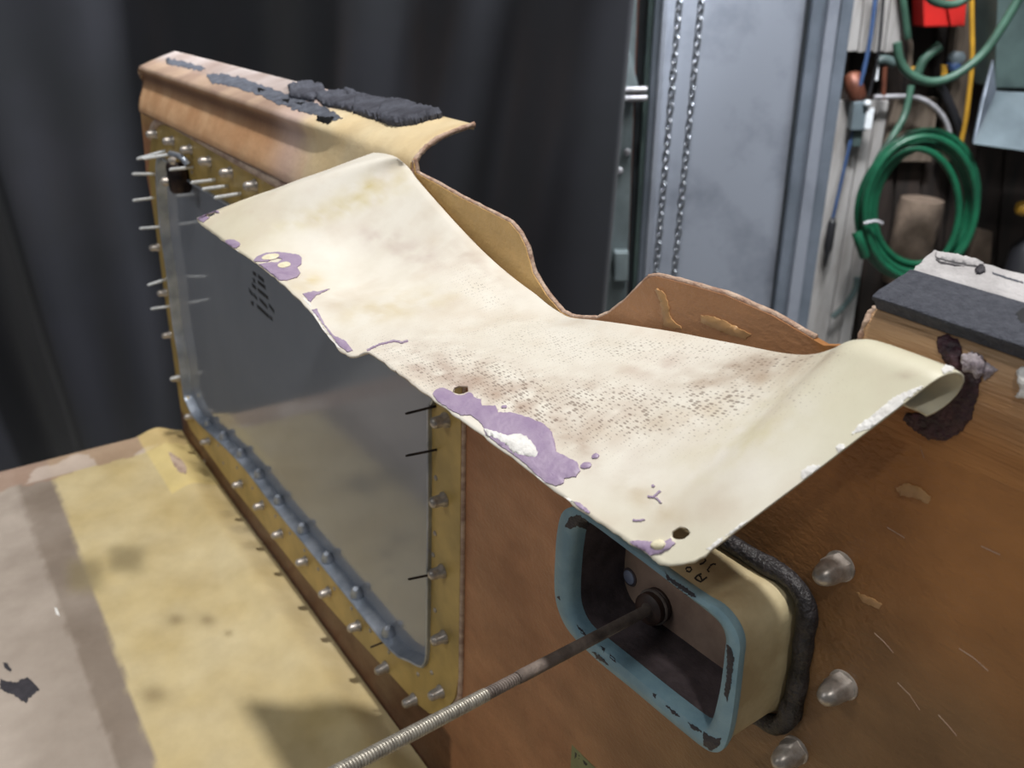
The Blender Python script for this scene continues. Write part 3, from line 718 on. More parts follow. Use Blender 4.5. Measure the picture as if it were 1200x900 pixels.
# right ledge with foam strip
def ledge():
    xa, xb = -0.1805, 0.32
    prof = [(0.0004, -0.172), (-0.0012, -0.154), (-0.0028, -0.142), (-0.0028, -0.132), (-0.0018, -0.124), (0.003, -0.1170), (0.034, -0.108), (0.036, -0.116), (0.006, -0.133)]
    k = len(prof); nc = 60; V = []; F = []
    for i in range(nc + 1):
        x = xa + (xb - xa) * i / nc
        for (y, z) in prof:
            p = Vector((x, y, Z0 + z)); p.x += (0.0015 * noise.noise(Vector((y * 400, z * 400, 0))) if i == 0 else 0)
            p.y += 0.0004 * noise.noise(Vector((x * 90, z * 300, 2))); V.append(p)
    for i in range(nc):
        for j in range(k): a = i * k + j; b_ = i * k + (j + 1) % k; F.append((a, b_, b_ + k, a + k))
    F.append(tuple(range(k))); F.append(tuple(nc * k + j for j in range(k)))
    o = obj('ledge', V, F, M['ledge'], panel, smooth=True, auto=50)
    lt_ = []
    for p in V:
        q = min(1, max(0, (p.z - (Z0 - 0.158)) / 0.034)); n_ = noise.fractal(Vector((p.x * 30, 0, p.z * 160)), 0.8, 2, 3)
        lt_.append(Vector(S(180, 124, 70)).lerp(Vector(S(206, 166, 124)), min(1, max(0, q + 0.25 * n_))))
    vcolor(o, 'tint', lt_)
    # frayed raw end
    e = [Vector((xa - 0.0005, y, Z0 + z)) for (y, z) in prof[2:6]]
    ed = [e[0].lerp(e[1], q / 5) for q in range(5)] + [e[1].lerp(e[2], q / 5) for q in range(5)] + [e[2].lerp(e[3], q / 5) for q in range(6)]
    ed = [p + Vector((random.uniform(-1, 1), random.uniform(-1, 1), 0)) * 0.0006 for p in ed]
    VV, FF = tube_geo(ed, [0.0012 * random.uniform(.6, 1.5) for _ in ed], 6)
    obj('frayed_end', VV, FF, M['cut'], o, smooth=True)
    # foam: slab following the slope, front edge overhanging slightly
    def slab(name, ya, za, yb, zb, th, m, x0, par, nz=24, amp=0.0):
        V = []; F = []
        sec = [(ya + 0.0045, za - th), (ya + 0.0022, za - th * .5), (ya + 0.0002, za - 0.0022), (ya - 0.0004, za - 0.0007), (ya + 0.0006, za)] + [(ya + (yb - ya) * q / 6, za + (zb - za) * q / 6) for q in range(1, 6)] + [(yb, zb), (yb, zb - th)]
        k = len(sec); nc = 120
        for i in range(nc + 1):
            x = x0 + (xb - x0) * i / nc
            for j, (y, z) in enumerate(sec):
                dz = amp * noise.noise(Vector((x * 220, y * 500, 1))) if 1 < j < k - 1 else 0
                dx = 0.0016 * (z - za) * 0 + (0.0012 * noise.noise(Vector((y * 500, z * 300, 5))) if i == 0 else 0)
                V.append(Vector((x + dx, y, Z0 + z + dz)))
        for i in range(nc):
            for j in range(k): a = i * k + j; b_ = i * k + (j + 1) % k; F.append((a, b_, b_ + k, a + k))
        F.append(tuple(range(k))); F.append(tuple(nc * k + j for j in range(k)))
        return obj(name, V, F, m, par, smooth=True, auto=45)
    f = slab('foam_strip', -0.003, -0.1105, 0.0215, -0.1035, 0.0070, M['foam'], -0.1795, panel, amp=0.0003)
    g = slab('white_foam_strip', 0.0219, -0.1036, 0.0345, -0.0968, 0.0075, M['whitefoam'], -0.1785, panel, amp=0.0007)
    bf = bvh_of(f); bg_ = bvh_of(g)
    drape('torn_pit', [(1190, 368), (1196, 362), (1206, 360), (1212, 372), (1204, 380), (1194, 376)], bf, 0.0004, M['ink'], f, 2.5, 1.2, 0.001)
    drape('black_crumb', [(1143, 316), (1147, 311), (1154, 312), (1155, 318), (1150, 322), (1144, 321)], bg_, 0.0012, M['chip'], g, 2, 0.8, 0.001)
    drape('dark_crack', [(1096, 304), (1104, 307), (1120, 310), (1130, 312), (1119, 312), (1103, 309)], bg_, 0.0003, M['chip'], g, 2.5, 0.4)
    drape('dark_crack', [(1163, 319), (1180, 325), (1200, 331), (1200, 332.5), (1180, 327), (1163, 321)], bg_, 0.0003, M['adhesive'], g, 2.5, 0.4)
    drape('foam_flake', [(1096, 296), (1110, 297), (1150, 304), (1156, 308), (1145, 313), (1112, 307), (1097, 303)], bg_, 0.0016, M['whitefoam'], g, 3, 0.6, 0.0006)
    return o
led = ledge()
led_b = bvh_of(led)
class Both:
    def __init__(s, *b): s.b = b
    def ray_cast(s, o, d):
        best = None
        for x in s.b:
            h = x.ray_cast(o, d)
            if h[0] is not None and (best is None or h[3] < best[3]): best = h
        return best or (None, None, None, None)
    def find_nearest(s, p): return min((x.find_nearest(p) for x in s.b), key=lambda h: h[3])
face_b = Both(wall_b, led_b)
drape('plum_sealant', [(1098, 396), (1108, 392), (1124, 399), (1128, 412), (1124, 440), (1128, 425), (1150, 418), (1156, 424), (1150, 445), (1144, 470), (1138, 492), (1124, 508), (1108, 516), (1088, 514), (1072, 503), (1058, 492), (1062, 484), (1090, 486), (1112, 470), (1112, 430), (1100, 412)], face_b, 0.0012, M['plum'], panel, 4, 1.2, 0.0012)
drape('grey_sealant', [(1128, 418), (1140, 414), (1152, 418), (1155, 426), (1153, 438), (1147, 444), (1140, 436), (1131, 436)], face_b, 0.0034, M['greyscrap'], panel, 3, 0.8, 0.001)
drape('grey_sealant', [(1156, 424), (1164, 430), (1170, 433), (1162, 440), (1154, 446), (1153, 436)], face_b, 0.0012, M['greyscrap'], panel, 3, 0.8, 0.001)
drape('white_paint_tear', [(1192, 436), (1198, 430), (1215, 430), (1215, 470), (1202, 468), (1190, 464), (1196, 458)], face_b, 0.0016, M['white'], panel, 3, 1.2, 0.001)
drape('resin_run', [(768, 338), (776, 340), (783, 352), (786, 372), (800, 384), (788, 386), (779, 380), (776, 360)], wall_b, 0.0012, M['resin'], panel, 4, 1.2, 0.0006)
drape('resin_run', [(822, 369), (840, 372), (866, 384), (880, 392), (874, 397), (850, 390), (822, 378)], wall_b, 0.0010, M['resin'], panel, 4, 0.8, 0.0005)
drape('resin_run', [(1050, 572), (1062, 566), (1080, 572), (1092, 584), (1088, 590), (1070, 582), (1056, 580)], wall_b, 0.0010, M['resin'], panel, 4, 1, 0.0006)
for pl_ in ([(1025, 742), (1036, 752), (1047, 765)], [(1052, 800), (1066, 814), (1078, 832)], [(1078, 518), (1080, 528), (1083, 536)], [(1124, 760), (1140, 770), (1158, 786)], [(1100, 838), (1112, 851), (1121, 862)], [(1040, 618), (1060, 630)], [(1150, 640), (1172, 650)]):
    o_ = [(x, y - .5) for x, y in pl_] + [(x, y + .6) for x, y in pl_[::-1]]
    drape('pale_scratch', o_, wall_b, 0.0003, M['cut'], panel, 4, 0.1)
drape('resin_run', [(1004, 694), (1020, 700), (1034, 708), (1030, 713), (1012, 706)], wall_b, 0.0006, M['resin'], panel, 4, 0.8, 0.0004)
# inspection label at the lower edge of the picture
lab = drape('olive_label', [(670.5, 873), (699, 901), (740, 940), (712, 960), (668, 915)], wall_b, 0.0006, M['label'], panel, 6, 0, 0, False)
lab['label'] = 'olive green label with faint dark characters'
for pl in ([(674.5, 881), (676.5, 883), (676, 890), (674, 889)], [(678.5, 884), (680, 885), (679.5, 892), (678, 891)], [(684, 890), (689, 895), (688, 898), (683, 893)]):
    drape('ink_mark', pl, wall_b, 0.0009, M['ink'], lab, 2, 0, 0, False)

# acorn nuts
def nut(px, first=None):
    c = on_y(*px)
    if first: return copy_at(first, c, panel, (0, random.uniform(0, 1), 0))
    return lathe('acorn_nut', [(0.0076, 0), (0.0076, 0.0010), (0.0072, 0.0012), (0.0072, 0.0064), (0.0063, 0.0072), (0.0061, 0.0095), (0.0053, 0.0130), (0.0040, 0.0158), (0.0021, 0.0176), (0.0006, 0.0182)],
                 c, (0, -1, 0), M['steel'], panel, 24, 35, hexat=(2, 3))
n1 = nut((985, 663)); nut((989, 802), n1); nut((933, 878), n1)

# ================================================================== WINDOW FRAME AND PLATE
win = thing('window_assembly', 'riveted brass-coloured window frame holding a glossy grey plate', 'window', on_y(360, 480, 0))
outer_px = [(178, 150), (182, 142), (190, 141), (230, 164), (330, 220), (430, 273), (541, 332), (541, 420), (540, 505), (539, 650), (537, 795), (533, 818), (524, 832), (513, 838), (503, 836), (488, 824), (457, 790), (418, 748),
            (379, 704), (332, 646), (297, 601), (270, 567), (240, 525), (224, 504), (212, 480), (206, 440), (192, 340), (180, 250), (174, 200)]
YF = -0.004
def ring(outer, inner, y0, y1):
    n, k = len(outer), len(inner)
    f = tessellate_polygon([outer, inner]); P = outer + inner; N_ = n + k
    V = [Vector((p.x, y0, p.z)) for p in P] + [Vector((p.x, y1, p.z)) for p in P]
    F = [tuple(t) for t in f] + [tuple(i + N_ for i in reversed(t)) for t in f]
    F += [(i, (i + 1) % n, (i + 1) % n + N_, i + N_) for i in range(n)]
    F += [(n + i, n + (i + 1) % k, n + (i + 1) % k + N_, n + i + N_) for i in range(k)]
    return V, F
outer = [on_y(x, y, YF) for x, y in outer_px]
V, F = ring(outer, inner, YF, -0.0004)
frame = obj('window_frame', V, F, M['frame'], win)
# filler bead framing the top and right of the frame
bead = [on_y(*p, -0.006) for p in ((175, 160), (180, 147), (188, 141), (200, 145), (232, 163), (330, 218), (430, 271), (541, 331))]
V, F = tube_geo(spline(bead, 8), 0.0062, 8); obj('filler_bead', [Vector((v.x, v.y * 0.7, v.z)) for v in V], F, M['doubler'], win, smooth=True)
bead = [on_y(*p, -0.001) for p in ((543, 330), (543, 505), (542, 650), (540, 798), (536, 822), (526, 837))]
V, F = tube_geo(spline(bead, 8), 0.0028, 8); obj('filler_bead', V, F, M['doubler'], win, smooth=True)
# recessed lip
ic = sum(inner, Vector()) / len(inner)
YP = 0.006
def off_loop(loop, d):
    n = len(loop); out = []
    for i in range(n):
        a, b_, c = loop[i - 1], loop[i], loop[(i + 1) % n]
        t = (c - a); nrm = Vector((t.z, 0, -t.x)).normalized()
        if nrm.dot(ic - b_) < 0: nrm = -nrm
        out.append(b_ + nrm * d)
    return out
def at_y(loop, y): return [Vector((p.x, y, p.z)) for p in loop]
isp = spline(inner, 3, True)
n = len(isp)
loops = [at_y(isp, -0.0005), at_y(isp, -0.0075), at_y(off_loop(isp, 0.001), -0.0085), at_y(off_loop(isp, 0.0025), -0.0075), at_y(off_loop(isp, 0.003), -0.003), at_y(off_loop(isp, 0.0045), YP)]
V = [p for l in loops for p in l]; F = []
for a in range(len(loops) - 1):
    for i in range(n): F.append((a * n + i, a * n + (i + 1) % n, (a + 1) * n + (i + 1) % n, (a + 1) * n + i))
obj('metal_lip', V, F, M['lip'], win, smooth=True, auto=40)
pl = at_y(off_loop(isp, -0.012), YP)
V, F = prism_geo(pl, (0, 0.004, 0)); pane = obj('plate', V, F, M['pane'], win)
pane['label'] = 'glossy grey plate with faded stencil marks'
plate_b = bvh_of(pane)
# faded stencil block, rows of short bars
rows = [((296, 316), (311, 331)), ((295, 322), (314, 341)), ((293, 330), (313, 349)), ((292, 338), (320, 366)), ((295, 352), (319, 374))]
for (a, b_) in [((296, 317), (300, 320)), ((302, 321), (309, 327)), ((295, 331), (300, 336)), ((302, 337), (314, 347)), ((291.5, 337), (296, 343)), ((297, 343), (301, 348)), ((304, 348), (313, 358)),
                ((315, 355), (321, 363)), ((294, 352), (297, 354)), ((301, 356), (315, 369)), ((316, 369), (319, 372)), ((296, 325), (299, 328)), ((302, 328), (311, 335))]:
    (ax, ay), (bx, by) = a, b_
    dx, dy = 0.6, 4.6
    drape('stencil_mark', [(ax, ay), (bx, by), (bx + dx, by + dy), (ax + dx, ay + dy)], plate_b, 0.0004, M['ink'], pane, 4, 0, 0, False)
# blind rivets, studs, lip bolts
RY = YF
def rivet_proto(px):
    return lathe('rivet', [(0.0068, 0), (0.0066, 0.002), (0.0052, 0.0035), (0.0050, 0.0100), (0.0042, 0.0125), (0.0020, 0.0140)], on_y(*px, RY), (0, -1, 0), M['steel'], win, 12, 45)
riv = [(183, 157), (203, 165), (224, 175), (246, 189), (271, 202), (300, 217), (186, 290), (195, 343), (200, 392), (210, 443), (226, 487), (245, 517), (283, 567), (308, 592), (330, 625), (359, 657), (386, 693), (421, 733), (453, 781), (486, 819),
       (523, 492), (521, 585), (519, 669), (521, 746), (517, 810)]
r0 = rivet_proto(riv[0])
for p in riv[1:]: copy_at(r0, on_y(*p, RY), win, (random.uniform(-.05, .05), 0, random.uniform(-.05, .05)))
pins = [((194, 177), (157, 184)), ((200, 181), (167, 186)), ((226, 196), (199, 199)), ((252, 211), (225, 215)), ((267, 218), (237, 222)), ((282, 227), (251, 232)), ((181, 204), (155, 204)), ((180, 232), (157, 236)), ((188, 266), (164, 268)),
        ((196, 327), (176, 337)), ((200, 359), (177, 362)), ((511, 476), (475, 485)), ((512, 527), (475, 534)), ((508, 673), (478, 679)), ((448, 753), (434, 759)), ((212, 441), (199, 446))]
for i, (a, b_) in enumerate(pins):
    A = on_y(*a, YF)
    ln = 0.034 if a[0] < 400 else 0.022
    if i == 14: ln = 0.012
    if i == 15: ln = 0.015
    # tip: on the sight line of its end, at the length of the stud
    B = on_y(*b_, YF - ln); d = B - A; d.x = max(-ln * .6, min(ln * .6, d.x)); d.z = max(-ln * .35, min(ln * .35, d.z)); B = A + d
    V, F = tube_geo([A, A.lerp(B, .92), B], [0.0022 if a[0] < 400 else 0.0011] * 2 + [0.0014 if a[0] < 400 else 0.0008], 8)
    obj('stud_pin', V, F, M['pin'] if a[0] < 400 else M['darkmetal'], win, smooth=True, auto=40)
bolts = [(243, 486), (262, 507), (283, 531), (304, 557), (327, 587), (355, 618), (384, 654), (418, 692), (455, 736)]
b0 = None
for p in bolts:
    c = on_y(p[0] + 3, p[1] + 3, 0.004)
    # sit on the lip: drop to the opening's lower edge
    best = min(isp, key=lambda q: (q.x - c.x) ** 2 + (0 if q.z < ic.z else 9))
    c = Vector((c.x, 0.0015, best.z + 0.0045))
    if b0 is None:
        b0 = lathe('lip_bolt', [(0.0075, 0), (0.0075, 0.0035), (0.0055, 0.0055), (0.0050, 0.010), (0.0030, 0.0125)], c, (0.25, -0.25, 0.93), M['lip'], win, 12, 45)
    else: copy_at(b0, c, win)
# tiny flush rivets between
tiny = [(237, 498), (256, 522), (278, 548), (296, 572), (308, 588), (323, 605), (340, 625), (357, 645), (373, 667), (392, 690), (412, 713), (434, 739), (456, 764), (240, 540), (262, 543), (510, 625), (510, 715), (490, 790), (506, 788), (511, 560), (508, 650), (225, 202), (252, 220)]
t0 = None
for p in tiny:
    c = on_y(*p, YF)
    if t0 is None: t0 = lathe('small_rivet', [(0.0026, 0), (0.0022, 0.001), (0.0008, 0.0016)], c, (0, -1, 0), M['steel'], win, 8)
    else: copy_at(t0, c, win)
# latch barrel in the upper corner
la = on_y(207, 190, -0.014); lb = on_y(213, 226, -0.014)
V, F = tube_geo([la, la.lerp(lb, .1), la.lerp(lb, .88), lb], [0.012, 0.0145, 0.0145, 0.011], 16)
latch = obj('latch_barrel', V, F, M['darkmetal'], win, smooth=True, auto=40)
lathe('latch_screw', [(0.006, 0), (0.006, 0.006), (0.002, 0.010)], on_y(197, 213, -0.022), (-0.3, -1, 0), M['steel'], latch, 10)
lathe('latch_screw', [(0.005, 0), (0.005, 0.005), (0.002, 0.008)], on_y(205, 189, -0.026), (-0.2, -1, 0.3), M['steel'], latch, 10)
tube('latch_link', [on_y(200, 180, -0.012), on_y(212, 184, -0.016), on_y(220, 193, -0.012)], 0.004, M['lip'], latch, 8)

# ================================================================== DUCT
duct = thing('air_duct', 'beige box duct with a chipped blue rim sticking out of the brown panel', 'duct', on_y(800, 740, 0))
YR = -0.046
o_px = [(657, 603), (668, 595), (684, 602), (740, 643), (815, 697), (841, 713), (858, 733), (866, 755), (864, 782), (859, 828), (853, 862), (846, 879), (835, 882), (821, 875), (790, 850), (740, 808), (700, 775), (668, 743), (654, 717), (649, 690), (650, 650), (652, 625)]
i_px = [(674, 622), (682, 611), (693, 614), (742, 650), (800, 695), (828, 717), (843, 731), (849, 746), (848, 762), (843, 802), (836, 832), (830, 848), (824, 852), (812, 845), (770, 812), (735, 783), (703, 757), (680, 737), (669, 714), (667, 690), (669, 655), (671, 638)]
ol = spline([on_y(x, y, YR) for x, y in o_px], 4, True); il = spline([on_y(x, y, YR) for x, y in i_px], 4, True)
n = len(ol); oc = sum(ol, Vector()) / n
def sc_loop(loop, s, y): return [Vector((oc.x + (p.x - oc.x) * s, y, oc.z + (p.z - oc.z) * s)) for p in loop]
def loft(loops, closed_ring=False):
    V = [p for l in loops for p in l]; F = []
    m = len(loops); rng = range(m if closed_ring else m - 1)
    for a in rng:
        b_ = (a + 1) % m
        for i in range(n): F.append((a * n + i, a * n + (i + 1) % n, b_ * n + (i + 1) % n, b_ * n + i))
    return V, F
mid = [a.lerp(b_, .5) for a, b_ in zip(ol, il)]
V, F = loft([sc_loop(ol, 1.0, YR + 0.0005), [p.lerp(q, .12) for p, q in zip(ol, il)], [p.lerp(q, .5) + Vector((0, -0.0012, 0)) for p, q in zip(ol, il)], [p.lerp(q, .9) for p, q in zip(ol, il)], sc_loop(il, .995, YR + 0.003), sc_loop(il, .98, YR + 0.008), sc_loop(ol, 0.985, YR + 0.006), sc_loop(ol, 1.0, YR + 0.003)], True)
rim = obj('duct_rim', V, F, M['blue'], duct, smooth=True, auto=50); rim['label'] = 'blue painted rim, chipped to black'
rim_b = bvh_of(rim)
V, F = loft([sc_loop(ol, .985, YR + 0.004), sc_loop(ol, .965, YR + 0.012), sc_loop(ol, .965, -0.006), sc_loop(ol, 0.985, -0.0005)])
body = obj('duct_body', V, F, M['duct'], duct, smooth=True, auto=60); body_b = bvh_of(body)
V, F = loft([sc_loop(il, .985, YR + 0.007), sc_loop(il, .965, -0.012), sc_loop(il, .955, -0.0030)])
obj('duct_liner', V, F, M['liner'], duct, smooth=True, auto=60)
# back plate visible inside
bp_px = [(711, 634), (724, 640), (770, 674), (815, 708), (845, 735), (850, 752), (846, 800), (842, 826), (812, 806), (782, 772), (768, 752), (745, 738), (722, 712), (712, 690), (709, 660)]
V, F = prism_geo(sc_loop(il, .975, -0.0042), (0, 0.001, 0)); obj('back_plate', V, F, M['backplate'], duct)
# gasket: lumpy black bead on the panel round the duct
gl = sc_loop(ol, 1.075, -0.002)
V, F = tube_geo(gl, [0.0052 * (1 + 0.28 * noise.noise(p * 70) + 0.1 * noise.noise(p * 300)) for p in gl], 10, True)
obj('gasket_bead', [v + Vector((0, 0, 0.0012 * noise.noise(v * 200))) for v in V], F, M['gasket'], duct, smooth=True)
# chips on the rim
for pl_ in ([(783, 676), (800, 686), (815, 697), (815, 701), (806, 697), (793, 688)], [(662, 617), (668, 606), (678, 603), (690, 612), (694, 621), (686, 620), (676, 616), (670, 620)],
            [(852, 755), (857, 760), (860, 772), (857, 800), (852, 822), (849, 812), (852, 790)], [(824, 857), (830, 862), (840, 866), (845, 864), (843, 874), (834, 880), (825, 873)],
            [(694, 763), (704, 769), (713, 779), (709, 777), (699, 771)], [(714, 766), (720, 771), (722, 777), (716, 772)], [(780, 826), (790, 833), (797, 840), (788, 836)], [(806, 846), (818, 853), (823, 858), (812, 855)],
            [(779, 669), (786, 678), (794, 683), (793, 687), (782, 679)], [(703, 757), (710, 760), (708, 764)], [(675, 731), (683, 738), (690, 748), (683, 744)], [(653, 700), (656, 698), (657, 704)], [(764, 812), (770, 814), (768, 818)], [(845, 745), (849, 748), (847, 756), (843, 751)]):
    drape('paint_chip', pl_, rim_b, 0.0004, M['chip'], rim, 2.5, 0.8)
# hand lettering on the duct top
def stroke(px, wdt=1.8):
    out = []; back = []
    for i, (x, y) in enumerate(px):
        a = px[max(i - 1, 0)]; b_ = px[min(i + 1, len(px) - 1)]; d = Vector((b_[0] - a[0], b_[1] - a[1])).normalized()
        out.append((x - d.y * wdt / 2, y + d.x * wdt / 2)); back.append((x + d.y * wdt / 2, y - d.x * wdt / 2))
    return out + back[::-1]
for pl_ in ([(828.5, 676.5), (821, 682), (817, 680), (814, 677.5)], [(814, 678), (818, 674), (822, 672.5)], [(818, 673.5), (821, 676), (822.5, 680)],
            [(832, 664), (829, 668), (831, 670.5)], [(832, 663), (836, 661), (839, 661.5)],
            [(804, 669), (808, 670.5), (810.5, 667.5), (809, 665), (805, 665), (803.5, 667.5)], [(820, 661.5), (824, 660), (827, 657), (826, 655)]):
    drape('marker_stroke', stroke(pl_), body_b, 0.0002, M['ink'], body, 2.5, 0.1)
# pale disc coloured as light through a round hole, and grommet on the back plate
pd = on_y(738, 676, -0.0044)
lathe('hole_light_disc', [(0.0046, 0), (0.0046, 0.0010), (0.0040, 0.0014)], pd, (0, -1, 0), mat('pale_hole_light', S(150, 156, 176), S(140, 146, 168), 60, 0.5), duct, 16)
lathe('hole_collar', [(0.0060, 0), (0.0060, 0.0006)], pd, (0, -1, 0), M['liner'], duct, 16)
gm = on_y(775, 707, -0.004)

# ================================================================== CABLE
A = on_y(772, 708, -0.0045)
Bp = at_depth(405, 900, 0.335)
cable = thing('control_cable', 'push-pull cable in dark sleeve and bare spiral sheath running out of the duct', 'cable', A)
dv = (Bp - A); Lc = dv.length; dn = dv.normalized()
Cp = A + dv * 1.18
# joint between sleeve and spiral near pixel x=606
tj = min((k / 400 for k in range(400)), key=lambda k: abs(px_of(A + dv * k)[0] - 606))
V, F = tube_geo([A, A + dv * .05, A + dv * .06, A + dv * tj * .98, A + dv * tj], [0.0052, 0.0048, 0.0033, 0.0033, 0.0031], 16)
obj('rubber_sleeve', V, F, M['rubber'], cable, smooth=True, auto=40)
lathe('end_ferrule', [(0.0105, 0.0), (0.0108, 0.003), (0.0098, 0.004), (0.0098, 0.010), (0.0070, 0.012)], A, (dn + Vector((0, -1.2, 0))).normalized(), M['grommet'], cable, 20)
lathe('ferrule_ring', [(0.0108, 0.0), (0.0112, 0.0008), (0.0108, 0.0016)], A + (dn + Vector((0, -1.2, 0))).normalized() * 0.0045, (dn + Vector((0, -1.2, 0))).normalized(), M['rubber'], cable, 20)
# bare spiral: thin dark start then wound wire
s0 = A + dv * tj; s1 = Cp; Ls = (s1 - s0).length; pitch = 0.00155
u = dn.orthogonal().normalized(); v = dn.cross(u)
def helix(a, b_, r, wire, m, name, seg=10):
    L_ = (b_ - a).length; turns = int(L_ / pitch); pts = []
    for k in range(turns * seg + 1):
        an = 2 * math.pi * k / seg
        pts.append(a + dn * (L_ * k / (turns * seg)) + (u * math.cos(an) + v * math.sin(an)) * r)
    V, F = tube_geo(pts, wire, 6); obj(name, V, F, m, cable, smooth=True)
sm = s0 + dn * (Ls * 0.15)
helix(s0, sm, 0.0024, 0.0007, M['rubber'], 'worn_spiral')
helix(sm, s1, 0.00255, 0.00085, M['spiral'], 'spiral_sheath')
V, F = tube_geo([s0, s1], 0.0024, 10); obj('inner_core', V, F, M['rubber'], cable, smooth=True)

# ================================================================== FAIRING
YFr, YB = -0.150, -0.006
cols = [((231, 255), (437, 179), -0.1250, -0.0115), ((233, 261), (450, 180), -0.1249, -0.0115), ((248, 273), (463, 184), -0.1243, -0.0115), ((275, 292), (476, 195), -0.1231, -0.006), ((300, 308), (487, 210), -0.1220, -0.006), ((325, 327), (505, 231), -0.1209, -0.006), ((350, 350), (532, 261), -0.1198, -0.006), ((366, 368), (560, 290), -0.1191, -0.006), ((382, 391), (585, 313), -0.1184, -0.006), ((396, 408), (606, 330), -0.1177, -0.006), ((406, 416), (625, 344), -0.1173, -0.006), ((417, 417), (641, 357), -0.1168, -0.006), ((428, 412), (655, 366), -0.1163, -0.006), ((438, 416), (668, 372), -0.1159, -0.006), ((468, 438), (695, 375), -0.1146, -0.006), ((500, 462), (725, 379), -0.1132, -0.006), ((530, 484), (757, 384), -0.1118, -0.007), ((560, 506), (790, 389), -0.1105, -0.008), ((605, 540), (830, 396), -0.1085, -0.010), ((650, 575), (875, 403), -0.1066, -0.013), ((685, 601), (915, 409), -0.1050, -0.016), ((715, 621), (950, 411), -0.1037, -0.018), ((735, 634), (975, 405), -0.1028, -0.019), ((750, 644), (995, 393), -0.1022, -0.020), ((760, 651), (1012, 388), -0.1017, -0.020), ((768, 657), (1032, 393), -0.1014, -0.020), ((777, 662), (1055, 401), -0.1010, -0.020), ((787, 664), (1077, 409), -0.1005, -0.020), ((799, 662), (1094, 415.5), -0.1000, -0.020), ((812, 657), (1108, 421), -0.0965, -0.020), ((826, 650), (1119, 427), -0.0925, -0.020)]
NT, SUB = 56, 7
FC = [on_y(*c[0], c[2]) for c in cols]
pl_a, pl_b, pl_c = FC[25], on_y(*cols[25][1], -0.020), on_y(*cols[30][1], -0.020)     # the right pad is flat: its rounded corner lies in one plane
pl_n = (pl_b - pl_a).cross(pl_c - pl_a)
for i_ in range(26, 31):
    r_ = ray(*cols[i_][0]); FC[i_] = CAM + r_ * ((pl_a - CAM).dot(pl_n) / r_.dot(pl_n))
Fp = spline(FC, SUB); Bk = spline([on_y(*c[1], c[3]) for c in cols], SUB)
ncol = len(Fp)
CURL = 12
V = []; UVs = []
for i in range(ncol):
    f, b_ = Fp[i], Bk[i]; s = i / SUB
    k = min(1, max(0, (s - 20.5) / 3.5)); k = k * k * (3 - 2 * k); r = 0.0012 + 0.0103 * k
    b_ = b_ - (b_ - f).normalized() * (r * 0.9 * k)
    rag = 0.0011 * noise.noise(Vector((f.x * 130, 0, 3))) + 0.0005 * noise.noise(Vector((f.x * 500, 1, 3)))
    for j in range(NT + 1):
        t = j / NT; p = f.lerp(b_, t)
        if j == 0: p = p + Vector((0, rag, 0))
        # moulded shape: valley behind the raised left end, step up to the flat right pad, slight crown at mid
        zb = 0
        zb -= 0.020 * math.exp(-((s - 5.2) / 1.8) ** 2) * max(0, math.sin(min(1, t * 1.02) * math.pi)) ** 1.1
        zb += 0.009 * math.exp(-((s - 2.2) / 1.2) ** 2) * max(0, math.sin(t * math.pi)) ** 0.8
        zb -= 0.0035 * math.exp(-((s - 20.5) / 2.2) ** 2) * t ** 0.8 * (1 - t * 0.35)
        zb += 0.004 * math.exp(-((s - 9.5) / 2.5) ** 2) * math.sin(t * math.pi) * (1 - t)
        if s > 10.5 and s < 26: zb -= 0.0015 * math.exp(-((t) / 0.05) ** 2) * 0
        zb += 0.0012 * noise.noise(Vector((p.x * 26, p.y * 26, 0))) * math.sin(t * math.pi)
        p = p + Vector((0, 0, zb)); V.append(p); UVs.append((p.x, p.y))
    # rolled back edge under the right pad
    e = V[-1]
    tang = (V[-1] - V[-4]).normalized(); nup = Vector((0, tang.z, -tang.y)); nup = nup if nup.z < 0 else -nup     # toward the underside
    cen = e + nup * r
    amax = math.radians(70 + 150 * k)
    for q in range(1, CURL + 1):
        a = amax * q / CURL
        V.append(cen - nup * math.cos(a) * r * (1.0) + tang * math.sin(a) * r); UVs.append((e.x, e.y + a * r))
ROW = NT + 1 + CURL
F = []
for i in range(ncol - 1):
    for j in range(ROW - 1):
        a = i * ROW + j; F.append((a, a + ROW, a + ROW + 1, a + 1))
surf = BVHTree.FromPolygons(V, F)
def surf_px(x, y):
    return surf.ray_cast(CAM, ray(x, y).normalized())[0]
holes = [(540, 456.5, 10.5, 5.2, -8), (797.5, 625, 11.2, 7.2, -8), (247, 252, 4.5, 1.8, -12), (323.5, 305.5, 6.5, 2.4, -12)]
kill = set(); PX = [px_of(v) for v in V]
for (hx, hy, ra, rb, dg) in holes:
    ca, sa = math.cos(math.radians(dg)), math.sin(math.radians(dg)); rho = {}
    for i, (x, y) in enumerate(PX):
        if i % ROW > NT: continue
        if abs(x - hx) < 30 and abs(y - hy) < 30:
            X_ = (x - hx) * ca + (y - hy) * sa; Y_ = -(x - hx) * sa + (y - hy) * ca; rho[i] = (math.hypot(X_ / ra, Y_ / rb), X_, Y_)
    ins = {i for i in rho if rho[i][0] < 1.0}
    kf = [k for k, f in enumerate(F) if all(v_ in ins for v_ in f)]
    kill.update(kf); kept = {v_ for k, f in enumerate(F) if k not in kill for v_ in f}
    for i in ins:
        if i in kept:
            g, X_, Y_ = rho[i]; g = max(g, .05); X_ /= g; Y_ /= g
            q = surf_px(hx + X_ * ca - Y_ * sa, hy + X_ * sa + Y_ * ca)
            if q: V[i] = q
F = [f for k, f in enumerate(F) if k not in kill]
used = sorted({v_ for f in F for v_ in f}); re = {o_: k for k, o_ in enumerate(used)}
V2 = [V[i] for i in used]; F = [tuple(re[v_] for v_ in f) for f in F]
